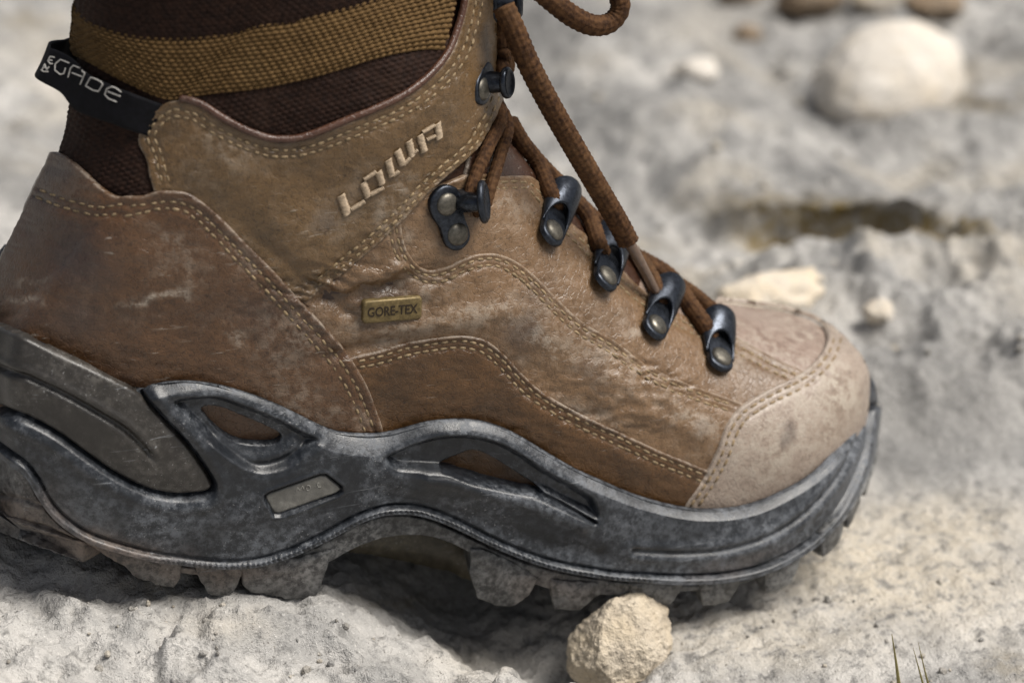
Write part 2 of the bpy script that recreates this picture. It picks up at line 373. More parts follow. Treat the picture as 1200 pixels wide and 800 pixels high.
# ------------------------------------------------------------------ curves on the boot, in photo pixels
HC = cr([(74, 179), (84, 183), (92, 188), (105, 199), (125, 219), (145, 230), (169, 228), (189, 220), (216, 220), (236, 231), (262, 254), (287, 280), (321, 314), (354, 352), (384, 384), (407, 412), (428, 447), (440, 478), (448, 505), (452, 560)])
CPT = cr([(184, 236), (175, 189), (165, 166), (168, 147), (183, 128), (203, 116), (233, 120), (263, 138), (294, 153), (324, 161), (358, 157), (411, 136), (461, 115), (495, 91), (519, 62), (532, 27), (538, 0), (541, -40)])
CPL = cr([(606, -42), (597, 0), (590, 60), (585, 100), (580, 122), (569, 148), (552, 175), (525, 199), (492, 231), (468, 257), (434, 288), (394, 322), (372, 339), (358, 352)])
QF = cr([(484, 232), (471, 248), (469, 264), (473, 285), (485, 305), (502, 315), (522, 310), (539, 302), (559, 296), (583, 297), (606, 308), (630, 328), (654, 353), (681, 377), (717, 398), (751, 423), (785, 442), (819, 455), (852, 466), (872, 474)])
LP = cr([(398, 416), (411, 413), (438, 408), (468, 399), (498, 393), (529, 389), (549, 390), (569, 396), (590, 413), (610, 434), (630, 452), (660, 471), (691, 487), (721, 501), (767, 523), (801, 537), (828, 548), (842, 555)])
TC = cr([(792, 615), (798, 588), (821, 555), (835, 528), (845, 501), (859, 481), (875, 470), (900, 457), (927, 445), (947, 432), (963, 413), (966, 396), (955, 379), (933, 366), (906, 359), (879, 357), (852, 358), (832, 362)])
FT = cr([(545, 204), (565, 203), (582, 206), (600, 206), (623, 210), (643, 232), (661, 254), (680, 272), (715, 305), (745, 334), (785, 362), (815, 378), (852, 393), (879, 407), (906, 421), (937, 434), (952, 441)])
STITCH = {}     # seam -> rows (px polylines)
def clip(P, x0=-1e9, x1=1e9, y0=-1e9, y1=1e9): return np.array([p for p in P if x0 <= p[0] <= x1 and y0 <= p[1] <= y1])
STITCH['heel'] = [cr([(58, 226), (70, 230), (88, 236), (121, 243), (152, 241), (189, 233), (209, 232), (229, 241), (254, 264), (279, 290), (313, 324), (345, 361), (375, 393), (398, 421), (418, 455), (430, 484), (437, 504)]),
                  cr([(52, 233), (64, 238), (84, 245), (118, 252), (145, 253), (182, 242), (206, 240), (226, 249), (249, 271), (273, 297), (306, 331), (338, 368), (367, 400), (390, 428), (409, 461), (420, 488), (426, 504)])]
def rowpair(curve, a, b, **k): return [clip(offset(curve, a), **k), clip(offset(curve, b), **k)]
STITCH['collar_top'] = rowpair(CPT, -12, -19.5, y0=-20, y1=214)
STITCH['collar_low'] = rowpair(CPL, -6, -13.5, y0=-20, x0=366)
STITCH['quarter'] = rowpair(QF, -7, -14.5, y0=262, x1=862)
STITCH['lower'] = rowpair(LP, -7, -14.5, x0=416, x1=826)
STITCH['cap'] = rowpair(clip(TC, y0=398), -7, -14.5, y1=590, x0=800)
STITCH['facing'] = rowpair(FT, -8, -15, x0=560)
# orient offsets so that every row lies on its own panel
def side_ok(rows_, poly): return [r for r in rows_]

# soft bumps and folds of the leather: (px, py, rx, ry, angle deg, height mm)
BUMPS = [(436, 336, 66, 9, -14, -2.6), (392, 352, 34, 9, 35, -2.0), (505, 376, 85, 15, -10, 2.3), (440, 318, 46, 8, -24, 1.3), (415, 330, 36, 5, 8, -1.0), (560, 360, 60, 30, 30, .8), (455, 318, 40, 11, -35, 1.0), (430, 401, 66, 7, -12, -1.7), (330, 300, 60, 7, 40, -.9), (760, 430, 60, 7, 28, -.7), (735, 448, 55, 6, 22, .6), (790, 470, 45, 5, 20, -.6),
         (600, 250, 60, 40, 40, .5), (640, 400, 70, 18, 38, .8), (330, 260, 90, 28, 42, 1.0), (395, 300, 40, 14, -38, -.9), (250, 200, 70, 40, 20, .8), (352, 330, 20, 12, 45, -1.0),
         (190, 330, 120, 80, 0, 1.1), (700, 470, 90, 14, 30, -.6), (660, 440, 100, 12, 32, .5), (780, 490, 70, 12, 24, .6), (900, 520, 50, 40, 0, .6), (890, 395, 40, 20, 15, .8),
         (770, 455, 60, 6, 18, -.5), (700, 520, 80, 10, 26, .5), (560, 460, 90, 40, 10, .7), (455, 180, 60, 25, -38, .5), (300, 420, 90, 60, 0, .4)]
def relief(X):
    X = np.atleast_2d(X).astype(float); h = np.zeros(len(X))
    for (a, b, rx, ry, an, mm) in BUMPS:
        c, s = math.cos(math.radians(an)), math.sin(math.radians(an)); u = (X[:, 0]-a)*c+(X[:, 1]-b)*s; v = -(X[:, 0]-a)*s+(X[:, 1]-b)*c
        h += mm*1e-3*np.exp(-(u/rx)**2-(v/ry)**2)
    Z = np.c_[X/100., np.zeros(len(X))]
    h += .00045*fbm(Z, 1.6, 3)*(.35+.65*sstep(900, 800, X[:, 0]))
    cre = np.exp(-((X[:, 0]-430)/75)**2-((X[:, 1]-338)/30)**2)+.6*np.exp(-((X[:, 0]-360)/55)**2-((X[:, 1]-330)/30)**2)+.9*np.exp(-((X[:, 0]-750)/100)**2-((X[:, 1]-465)/36)**2)+.22
    cre *= sstep(850, 790, X[:, 0])
    Zs = np.c_[X[:, 0]*.8+X[:, 1]*.25, X[:, 1]*3.0-X[:, 0]*.35, np.zeros(len(X))]/100.
    h += .0009*cre*(fbm(Zs, 3.2, 3, ridge=True)-.6)
    for rows_ in STITCH.values():
        for r in rows_:
            if len(r) > 2:
                d, _ = seg_dist(X, r[::3] if len(r) > 9 else r, maxd=12); h -= .00060*np.exp(-(d/2.4)**2)
    return h
# scuffs and dust with a shape of their own: (px,py,rx,ry,angle,strength)
DUST = [(188, 340, 38, 5, -14, .9), (222, 312, 5, 26, -12, .35), (205, 275, 40, 9, 25, .35), (210, 305, 38, 26, 20, .22), (42, 354, 17, 6, -5, .85), (52, 331, 16, 4, -8, .8), (275, 385, 8, 16, -30, .5), (280, 300, 12, 30, -20, .3), (330, 400, 50, 45, 40, .25), (345, 460, 40, 25, 20, .3),
        (470, 215, 18, 20, 0, .35), (455, 245, 20, 24, 30, .5), (390, 250, 50, 30, -35, .22), (260, 170, 50, 18, 25, .22), (90, 205, 40, 22, 20, .18), (560, 365, 70, 16, -5, .55), (470, 385, 60, 12, -12, .4), (600, 250, 30, 20, 0, .25), (590, 240, 12, 8, 0, .5),
        (640, 400, 60, 14, 38, .45), (700, 420, 60, 20, 30, .35), (810, 490, 50, 14, 25, .5), (690, 480, 40, 8, 20, .4), (900, 520, 60, 40, -30, .6), (930, 480, 50, 30, -40, .6), (980, 450, 25, 40, -20, .55), (870, 550, 40, 25, -30, .25), (930, 385, 40, 16, 20, .4), (860, 420, 30, 20, 0, .3),
        (500, 340, 30, 20, 0, .3), (420, 370, 25, 12, 0, .25), (740, 400, 12, 8, 30, .5), (680, 300, 10, 10, 0, .3), (400, 480, 40, 14, 20, .3), (350, 480, 40, 8, 22, .35), (470, 280, 12, 25, 0, .3)]
STAIN = [(95, 300, 45, 45, 20, .55), (90, 370, 40, 30, 0, .45), (30, 250, 60, 40, -50, .45), (85, 205, 25, 14, 10, .5), (610, 385, 26, 20, 30, .5), (690, 430, 20, 22, 0, .28), (915, 510, 6, 14, 0, .5), (380, 255, 14, 12, 0, .4), (380, 150, 60, 16, -20, .15), (450, 345, 40, 6, -10, .3), (630, 345, 20, 20, 0, .2), (815, 400, 14, 18, 0, .1), (300, 370, 22, 40, -30, .2), (820, 500, 14, 10, 0, .25), (150, 440, 60, 10, 25, .25)]
def blobs(X, L):
    X = np.atleast_2d(X).astype(float); r = np.zeros(len(X)); Z = np.c_[X/100., np.full(len(X), 3.1)]
    wx = X[:, 0]+9*fbm(Z, 4, 3); wy = X[:, 1]+9*fbm(Z+5.5, 4, 3)
    for (a, b, rx, ry, an, st) in L:
        c, s = math.cos(math.radians(an)), math.sin(math.radians(an)); u = (wx-a)*c+(wy-b)*s; v = -(wx-a)*s+(wy-b)*c
        r = np.maximum(r, st*np.exp(-((u/rx)**2+(v/ry)**2)**1.3))
    return r

def cdt_mesh(outline, spacing, rings):
    O = np.asarray(outline, float)
    keep = [0]
    for k in range(1, len(O)):
        if np.linalg.norm(O[k]-O[keep[-1]]) > 1.0: keep.append(k)
    if np.linalg.norm(O[keep[-1]]-O[0]) < 1.0: keep.pop()
    O = O[keep]
    area = 0.5*np.sum(O[:, 0]*np.roll(O[:, 1], -1)-np.roll(O[:, 0], -1)*O[:, 1])
    T = nrm(np.roll(O, -1, 0)-np.roll(O, 1, 0)); Nn = np.stack([-T[:, 1], T[:, 0]], -1)*(1 if area > 0 else -1)
    pts = [O]
    for r in rings:
        R = O+Nn*r; sd_ = sdist(R, O); R = R[sd_ < -r*.93]; pts.append(R)
    lo, hi = O.min(0), O.max(0); far = rings[-1] if len(rings) else 0
    gx, gy = np.meshgrid(np.arange(lo[0], hi[0], spacing), np.arange(lo[1], hi[1], spacing*.87))
    gx[1::2] += spacing/2
    G = np.stack([gx.ravel(), gy.ravel()], -1); G += RNG.uniform(-.12, .12, G.shape)*spacing; G = G[sdist(G, O) < -(far+spacing*.6)]; pts.append(G)
    X = np.vstack(pts); n = len(O)
    r = delaunay_2d_cdt([Vector((float(a), float(b))) for a, b in X], [(k, (k+1) % n) for k in range(n)], [], 1, 1e-5)
    return np.array([tuple(v) for v in r[0]]), r[2], O
def panel(name, outline, level, mat, thick=1.7, spacing=4.0, rings=(1.0, 2.4, 4.4, 7, 9.5, 12, 14.5, 17, 20), base=None, parent=None, rel=True, extra=None, edge=2.2, label=None, back=True):
    base = base or LAST; parent = parent or BOOT
    X, Fs, O = cdt_mesh(outline, spacing, rings)
    d, _ = seg_dist(X, O[::1], True)
    h = (level-thick*(1-np.sqrt(np.clip(1-(1-np.clip(d/edge, 0, 1))**2, 0, 1))))*1e-3
    if rel: h = h+relief(X)
    if extra is not None: h = h+extra(X, d)
    P, N = base.hit(X)
    V = P+N*h[:, None]
    f0 = Fs[0]; a, b, c = V[f0[0]], V[f0[1]], V[f0[2]]
    if np.cross(b-a, c-a)@(CAM-a) < 0: Fs = [tuple(f)[::-1] for f in Fs]
    o = obj(name, V, Fs, mat, parent, uv=X/100., attrs={'dust': np.clip(blobs(X, DUST)*np.where(X[:, 0] < 780, .72, .9)+(.40*np.exp(-((d-1.2)/1.2)**2) if rel else 0), 0, 1), 'stain': blobs(X, STAIN), 'warm': np.zeros(len(X))}, label=label)
    return o

def stitches(name, rows_, level, parent, mat, pitch=11.0, length=8.6, rad=.00050):
    parts = []
    th = np.linspace(0, 2*np.pi, 7, endpoint=False)
    prof = np.array([-1, -.86, -.4, .4, .86, 1.0]); rp = np.array([.25, .8, 1, 1, .8, .25])
    for r in rows_:
        if len(r) < 3: continue
        L = plen(r); n = int(L/pitch); s = np.r_[0, np.cumsum(np.linalg.norm(np.diff(r, axis=0), axis=1))]
        c = (np.arange(n)+.5)*pitch+RNG.uniform(-.9, .9, n)
        ln = length*RNG.uniform(.8, 1.12, n)
        at = lambda q: np.stack([np.interp(q, s, r[:, 0]), np.interp(q, s, r[:, 1])], -1)+RNG.normal(0, .35, (n, 2))
        A, B, C = at(c-ln/2), at(c+ln/2), at(c)
        hC = level*1e-3+relief(C)
        PA, NA = LAST.hit(A); PB, NB = LAST.hit(B); PC, NC = LAST.hit(C)
        PA = PA+NC*(hC-.00015)[:, None]; PB = PB+NC*(hC-.00015)[:, None]; PM = (PA+PB)/2
        for k in range(n):
            t = (PB[k]-PA[k])/2; hl = np.linalg.norm(t)
            if hl < 1e-5: continue
            t = t/hl; nn = nrm(NC[k]-t*(NC[k]@t)); b = np.cross(t, nn); rr = rad*RNG.uniform(.85, 1.12)
            arch = (1-prof**2)*.00028
            V = PM[k]+prof[:, None, None]*hl*t+(rp[:, None]*np.cos(th)[None]*rr)[..., None]*nn*.9+(rp[:, None]*np.sin(th)[None]*rr)[..., None]*b+arch[:, None, None]*nn
            Fq = [tuple(f) for f in grid_faces(6, 7, True)]+[tuple(range(7))[::-1], tuple(35+k2 for k2 in range(7))]
            parts.append((V.reshape(-1, 3), Fq))
    V, Fs = merge(parts); return obj(name, V, Fs, mat, parent, kind='stuff')

# ------------------------------------------------------------------ upper: lining body and leather panels
obj('upper_body', BV-BN*.0006, BF, M['inner'], BOOT, attrs={'dust': np.zeros(len(BV)), 'stain': np.zeros(len(BV))})
# padded rim and inside of the collar
rim = body[-1]; cen = rim.mean(0); rr_ = []
for k, (inw, dz) in enumerate([(0, 0), (.0, .003), (.002, .006), (.006, .0075), (.010, .006), (.012, .001), (.012, -.03), (.013, -.075)]):
    dirn = nrm((cen-rim)*[1, 1, 0]); rr_.append(rim+dirn*inw+np.array([0, 0, dz]))
rr_ = np.array(rr_); obj('collar_rim', rr_.reshape(-1, 3), grid_faces(len(rr_), nc), M['lining'], BOOT)
floor = np.vstack([rr_[-1].mean(0)[None], rr_[-1]]); obj('insole', floor, [(0, k+1, k+2) for k in range(nc-1)], M['lining'], BOOT)

def poly(*parts): return np.vstack([np.asarray(p, float) for p in parts])
def dens(pts, step=2.0):
    P = np.asarray(pts, float); out = []
    for a, b in zip(P[:-1], P[1:]):
        n = max(1, int(np.linalg.norm(b-a)/step)); out.append(a+(b-a)*np.linspace(0, 1, n, endpoint=False)[:, None])
    return np.vstack(out+[P[-1:]])

def left_edge(py, x0=-90, x1=160):
    f = lambda x: LAST.bvh.ray_cast(Vector(CAM), Vector(ray(x, py)))[0] is not None
    for _ in range(18):
        m_ = (x0+x1)/2
        if f(m_): x1 = m_
        else: x0 = m_
    return x1
LV = dict(tongue=.35, plug=.8, facing=1.1, quarter=1.9, lower=2.8, collar=2.8, heel=3.7, cap=3.1)
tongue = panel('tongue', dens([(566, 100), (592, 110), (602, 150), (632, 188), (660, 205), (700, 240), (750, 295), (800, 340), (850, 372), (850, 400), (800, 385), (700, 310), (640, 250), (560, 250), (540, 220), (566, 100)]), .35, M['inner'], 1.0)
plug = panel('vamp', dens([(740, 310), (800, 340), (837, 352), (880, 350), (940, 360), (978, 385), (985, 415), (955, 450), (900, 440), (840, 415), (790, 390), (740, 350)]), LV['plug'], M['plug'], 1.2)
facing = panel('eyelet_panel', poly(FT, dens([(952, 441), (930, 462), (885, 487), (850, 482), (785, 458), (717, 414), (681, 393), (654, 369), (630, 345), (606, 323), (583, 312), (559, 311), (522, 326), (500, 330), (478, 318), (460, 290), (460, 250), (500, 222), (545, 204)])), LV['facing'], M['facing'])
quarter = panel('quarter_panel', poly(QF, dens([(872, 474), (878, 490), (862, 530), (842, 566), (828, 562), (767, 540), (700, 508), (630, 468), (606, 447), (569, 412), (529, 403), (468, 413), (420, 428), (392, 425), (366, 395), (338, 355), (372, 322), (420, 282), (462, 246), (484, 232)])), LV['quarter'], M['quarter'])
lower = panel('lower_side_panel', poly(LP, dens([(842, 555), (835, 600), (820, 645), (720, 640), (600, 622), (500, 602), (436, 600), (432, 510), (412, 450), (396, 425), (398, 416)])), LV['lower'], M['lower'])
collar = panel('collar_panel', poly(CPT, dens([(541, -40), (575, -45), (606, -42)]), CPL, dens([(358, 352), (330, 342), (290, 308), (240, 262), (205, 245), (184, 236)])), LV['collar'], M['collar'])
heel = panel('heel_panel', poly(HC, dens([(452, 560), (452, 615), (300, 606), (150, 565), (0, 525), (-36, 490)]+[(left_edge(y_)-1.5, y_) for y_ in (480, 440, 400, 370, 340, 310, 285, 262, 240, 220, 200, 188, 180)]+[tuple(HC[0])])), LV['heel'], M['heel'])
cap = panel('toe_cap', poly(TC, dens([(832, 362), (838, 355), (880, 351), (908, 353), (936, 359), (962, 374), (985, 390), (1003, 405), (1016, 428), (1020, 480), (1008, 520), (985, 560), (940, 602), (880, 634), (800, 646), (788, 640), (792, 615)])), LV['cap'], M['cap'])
stitches('stitching', STITCH['heel'], LV['heel'], heel, M['thread'])
stitches('stitching', STITCH['collar_top'], LV['collar'], collar, M['thread'])
stitches('stitching', STITCH['collar_low'], LV['collar'], collar, M['thread'])
stitches('stitching', STITCH['quarter'], LV['quarter'], quarter, M['thread'])
stitches('stitching', STITCH['lower'], LV['lower'], lower, M['thread'])
stitches('stitching', STITCH['cap'], LV['cap'], cap, M['thread'])
stitches('stitching', STITCH['facing'], LV['facing'], facing, M['thread'])

# ------------------------------------------------------------------ collar fabric
TANU = cr([(80, -6), (93, 4), (105, 16), (121, 27), (152, 36), (189, 40), (236, 38), (287, 31), (338, 21), (400, 6), (441, -6), (500, -24), (535, -40)])
TANL = cr([(84, 60), (100, 68), (118, 77), (150, 95), (186, 112), (209, 116), (243, 111), (287, 105), (338, 95), (384, 84), (434, 69), (468, 62), (495, 59), (513, 60)])
def weave(pu, pv, amp, ang):
    c, s = math.cos(math.radians(ang)), math.sin(math.radians(ang))
    def f(X, d):
        # rows follow the band: v counted down from the upper edge
        dd, arc = seg_dist(X, TANU[::3]); row = dd/pv; sh = np.floor(row) % 2*.5
        a = np.abs(np.sin(np.pi*row)); b = np.abs(np.sin(np.pi*(arc/pu+sh)))
        return amp*1e-3*(a**.6*b**.6)*np.clip(d/4, 0, 1)
    return f
def pad(amp):
    return lambda X, d: amp*1e-3*np.sqrt(np.clip(d/22, 0, 1))
wv2 = weave(8.0, 5.2, .8, 0)
def mesh_weave(X, d):
    u = (X[:, 0]*.97-X[:, 1]*.25)/8.2; v = (X[:, 1]*.97+X[:, 0]*.25)/5.4; sh_ = np.floor(v) % 2*.5
    return .00075*(np.abs(np.sin(np.pi*v))**.6*np.abs(np.sin(np.pi*(u+sh_)))**.6)*np.clip(d/4, 0, 1)*(.75+.5*fbm(np.c_[X/100, 0*X[:, 0]], 5, 2))+.0005*fbm(np.c_[X/100, 0*X[:, 0]+2], 2.5, 2)
panel('collar_mesh', dens([(left_edge(y_)-1, y_) for y_ in (150, 130, 110, 90, 72, 58)]+[(110, 58), (180, 95), (240, 100), (340, 85), (440, 58), (500, 46), (545, 40), (535, 80), (500, 110), (420, 150), (340, 175), (280, 160), (215, 134), (186, 146), (180, 168), (192, 200), (200, 245), (150, 250), (100, 215)]+[(left_edge(y_)-1, y_) for y_ in (205, 185, 165, 150)]), .5, M['mesh'], 1.0, 1.7, (1, 2.5), rel=False, extra=lambda X, d: mesh_weave(X, d)+pad(1.6)(X, d))
def webbing():
    """woven band between its two edges: rows of raised ribs in a brick pattern"""
    nrow, ncol, sr, sc_ = 15, 58, 6, 7
    A = catmull(TANU, ncol*sc_+1); B = catmull(TANL, ncol*sc_+1); r = np.linspace(0, nrow, nrow*sr+1)
    q = r/nrow; X = A[None]*(1-q)[:, None, None]+B[None]*q[:, None, None]
    u = np.arange(ncol*sc_+1)/sc_; sh_ = (np.floor(r) % 2*.5)[:, None]
    a = np.abs(np.sin(np.pi*r))[:, None]; b = np.abs(np.sin(np.pi*(u[None]+sh_+.04*r[:, None])))
    e = np.minimum(r, nrow-r)[:, None]/nrow
    cell = RNG.uniform(.82, 1.06, (nrow+1, ncol+3))[np.minimum(np.floor(r), nrow-1).astype(int)[:, None], np.floor(u[None]+sh_+.04*r[:, None]).astype(int)]
    wob = .0002*fbm(np.c_[X.reshape(-1, 2)/100, np.zeros(X.size//2)], 3.5, 3).reshape(X.shape[:2])
    h = .0016+.0010*np.sqrt(np.clip(e/.2, 0, 1))+.0011*cell*a**.55*b**.5+wob-.0012*(e < 1e-6)
    P, N = LAST.hit(X.reshape(-1, 2)); V = P+N*h.reshape(-1, 1)
    return obj('collar_webbing', V, grid_faces(len(r), ncol*sc_+1, flip=True), M['tan'], BOOT, uv=X.reshape(-1, 2)/100.)
webbing()
panel('collar_top_mesh', dens([(80, 10), (100, 36), (150, 56), (236, 56), (338, 38), (441, 10), (535, -30), (535, -110), (400, -90), (250, -60), (110, -30), (80, -20), (80, 10)]), .8, M['mesh'], 1.0, 2.4, (1, 2.5), rel=False, extra=lambda X, d: wv2(X, d)+pad(1.8)(X, d))
pp = clip(CPT, x0=204, y1=161)[4:]; pp = offset(pp, 1.5)
Pq, Nq = LAST.hit(pp[::2]); V, Fs, uv = tube(catmull(Pq+Nq*.0026, len(Pq)), .00115, 10); obj('collar_piping', V, Fs, M['piping'], BOOT, attrs={'dust': np.zeros(len(V)), 'stain': np.zeros(len(V))})

# ------------------------------------------------------------------ sole: midsole frame and outsole wall
TOP = [(-10, 376), (0, 379), (34, 394), (68, 411), (101, 426), (135, 443), (158, 455), (170, 452), (184, 446), (216, 443), (250, 447), (287, 457), (321, 470), (354, 486), (380, 499), (401, 505), (441, 507), (468, 502), (495, 494), (522, 490), (553, 490), (580, 496), (607, 508), (637, 526), (671, 546), (704, 561), (750, 580), (801, 593), (842, 595), (876, 590), (909, 578), (943, 560), (970, 538), (990, 511), (1003, 481), (1011, 457), (1015, 440)]
BEAD = [(-10, 507), (0, 516), (20, 531), (41, 555), (56, 584), (74, 605), (101, 624), (135, 637), (176, 648), (216, 654), (257, 658), (297, 656), (338, 644), (371, 629), (418, 604), (445, 595), (478, 594), (505, 600), (539, 614), (580, 634), (620, 650), (654, 660), (704, 669), (750, 673), (801, 675), (842, 673), (882, 666), (916, 654), (951, 634), (979, 607), (1000, 575), (1014, 543), (1020, 514), (1022, 480)]
BOTM = [(-10, 590), (0, 598), (34, 616), (68, 628), (101, 640), (135, 650), (203, 668), (260, 674), (300, 674), (350, 668), (385, 656), (418, 639), (445, 629), (485, 624), (512, 629), (539, 639), (566, 655), (600, 672), (650, 690), (704, 694), (750, 695), (800, 691), (842, 687), (882, 678), (918, 663), (955, 641), (983, 612), (1003, 582), (1016, 550), (1021, 525), (1023, 492)]
TOPc, BEADc, BOTc = cr(TOP, 2), cr(BEAD, 2), cr(BOTM, 2)
# correspondences: knots where the three curves share a station (index by px of the top curve)
KT = [-10, 34, 101, 216, 354, 441, 553, 671, 801, 876, 943, 990, 1003, 1011, 1015]
KB = [-10, 30, 101, 216, 354, 441, 553, 671, 803, 884, 952, 1000, 1014, 1020, 1022]
KO = [-10, 34, 101, 216, 354, 441, 553, 671, 803, 886, 956, 1003, 1016, 1021, 1023]
def onx(C, x):      # curves are single valued in px
    return np.stack([x, np.interp(x, C[:, 0], C[:, 1])], -1)
NS = 780
par = np.linspace(0, len(KT)-1, 400)
xt = np.interp(par, np.arange(len(KT)), KT); arc = np.r_[0, np.cumsum(np.linalg.norm(np.diff(onx(TOPc, xt), axis=0), axis=1))]
par = np.interp(np.linspace(0, arc[-1], NS), arc, par)
ii = np.arange(len(KT)); xt, xb, xo = (np.interp(par, ii, k) for k in (KT, KB, KO))
def smooth1(a, n=12):
    for _ in range(n): b = a.copy(); b[1:-1] = .25*a[:-2]+.5*a[1:-1]+.25*a[2:]; a = b
    return a
xb, xo = smooth1(xb, 60), smooth1(xo, 60)
top_px = onx(TOPc, xt); bead_px = onx(BEADc, xb); bot_px = onx(BOTc, xo)
Ph, Nh = LAST.hit(top_px)
dl = (.0055+.0022*sstep(200, 120, xt))/np.clip(-(Nh@FW), .34, 1)
rd = np.array([ray(a, b) for a, b in top_px])
Ytop = (Ph-rd*dl[:, None])[:, 1]; e0 = np.interp(972, xt, Ytop)
Ytop = smooth1(np.where(xt > 972, np.interp(xt, [972, 990, 1003, 1011, 1015], [e0, e0*.78, e0*.53, e0*.30, e0*.12]), Ytop), 40)
flare = np.interp(xt, [-10, 100, 400, 500, 800, 940, 1003, 1015], [.002, .0025, .0015, .002, .003, .003, .0022, .0004])
up3 = lambda px, Y: np.array([unproj(a, b, y) for (a, b), y in zip(px, Y)])
Wt, Wb, Wo = up3(top_px, Ytop), up3(bead_px, Ytop-flare), up3(bot_px, Ytop-flare*1.2)
# close the ends round heel and toe to the centre plane
def close_end(W, at_start, dx):
    e = W[0] if at_start else W[-1]; n = 26; t = np.linspace(0, 1, n+1)[1:]
    y = e[1]*np.cos(t*np.pi/2); x = e[0]+dx*np.sin(t*np.pi/2)
    sl = (W[0, 2]-W[8, 2])/(W[0, 0]-W[8, 0]+1e-9) if at_start else 0
    z = np.full(n, e[2])+(0.001*t if at_start else .001*t)
    E = np.stack([x, y, z], -1); return np.vstack([E[::-1], W]) if at_start else np.vstack([W, E])
lx = lambda W: -.021
Wt = close_end(close_end(Wt, True, -.013), False, .0015); Wb = close_end(close_end(Wb, True, -.017), False, .0015); Wo = close_end(close_end(Wo, True, -.015), False, .0015)
def relax(W, n=40):
    for _ in range(n): W[1:-1] = .25*W[:-2]+.5*W[1:-1]+.25*W[2:]
    return W
Wt, Wb, Wo = relax(Wt, 30), relax(Wb, 60), relax(Wo, 60)
NC_ = len(Wt)
def wall(A, B, n, bulge):
    t = np.linspace(0, 1, n)[:, None, None]; W = A[None]*(1-t)+B[None]*t
    T = np.gradient(A, axis=0); o = nrm(np.cross(nrm(T), [0, 0, 1.])); o[np.linalg.norm(T, axis=1) < 1e-9] = 0
    return W+o[None]*bulge*np.sin(np.pi*t)
def gnormals(W):
    N = nrm(np.cross(np.gradient(W, axis=1), np.gradient(W, axis=0)))
    return N if N[N.shape[0]//2, NC_//2, 1] < 0 else -N
Wm, Wl = wall(Wt, Wb, 130, .0012), wall(Wb, Wo, 46, .0004)
def base_from(W):
    N = gnormals(W); f = grid_faces(W.shape[0], W.shape[1]); return Base(W.reshape(-1, 3), np.vstack([f[:, [0, 1, 2]], f[:, [0, 2, 3]]]), N.reshape(-1, 3), -.03)
SIDE = base_from(Wm)

STAB = cr([(-40, 358), (0, 377), (34, 393), (68, 410), (101, 425), (135, 442), (158, 454), (170, 466), (189, 486), (216, 514), (236, 541), (248, 563), (243, 572), (228, 575), (203, 576), (169, 569), (135, 552), (101, 528), (68, 504), (34, 485), (0, 472), (-40, 455)])
STAB = poly(STAB, dens([(-40, 455), (-40, 358)]))
WIN1 = catmull([(238, 480), (256, 479), (287, 491), (311, 501), (329, 511), (322, 519), (300, 521), (278, 517), (257, 504), (244, 490)], 80, True)
WIN2 = catmull([(516, 546), (539, 535), (556, 530), (573, 536), (593, 548), (613, 561), (634, 575), (612, 573), (586, 568), (553, 560), (530, 552)], 90, True)
REC1 = catmull([(200, 466), (230, 459), (257, 460), (287, 470), (321, 484), (354, 501), (374, 513), (358, 528), (338, 545), (304, 552), (277, 542), (250, 522), (231, 501), (212, 482)], 120, True)
REC2 = catmull([(448, 532), (478, 517), (509, 508), (539, 505), (559, 507), (583, 513), (607, 525), (640, 547), (674, 566), (697, 583), (698, 606), (655, 588), (632, 577), (586, 571), (529, 554), (495, 551), (462, 548)], 140, True)
BADGE = dens([(309, 575), (313, 572), (372, 552), (379, 552), (396, 565), (397, 569), (391, 573), (326, 596), (319, 596), (309, 579), (309, 575)], 1.5)
LIP = cr([(470, 560), (515, 560), (553, 572), (600, 584), (650, 600), (690, 618), (720, 632)])
SLIT = cr([(628, 574), (655, 587), (680, 600), (697, 609)])
TOEG = cr([(740, 640), (790, 643), (842, 640), (890, 627), (930, 606), (962, 578), (988, 543), (1006, 505), (1016, 470)])
LOWL = cr([(20, 500), (70, 545), (120, 580), (180, 603), (240, 606), (300, 592), (360, 572)])
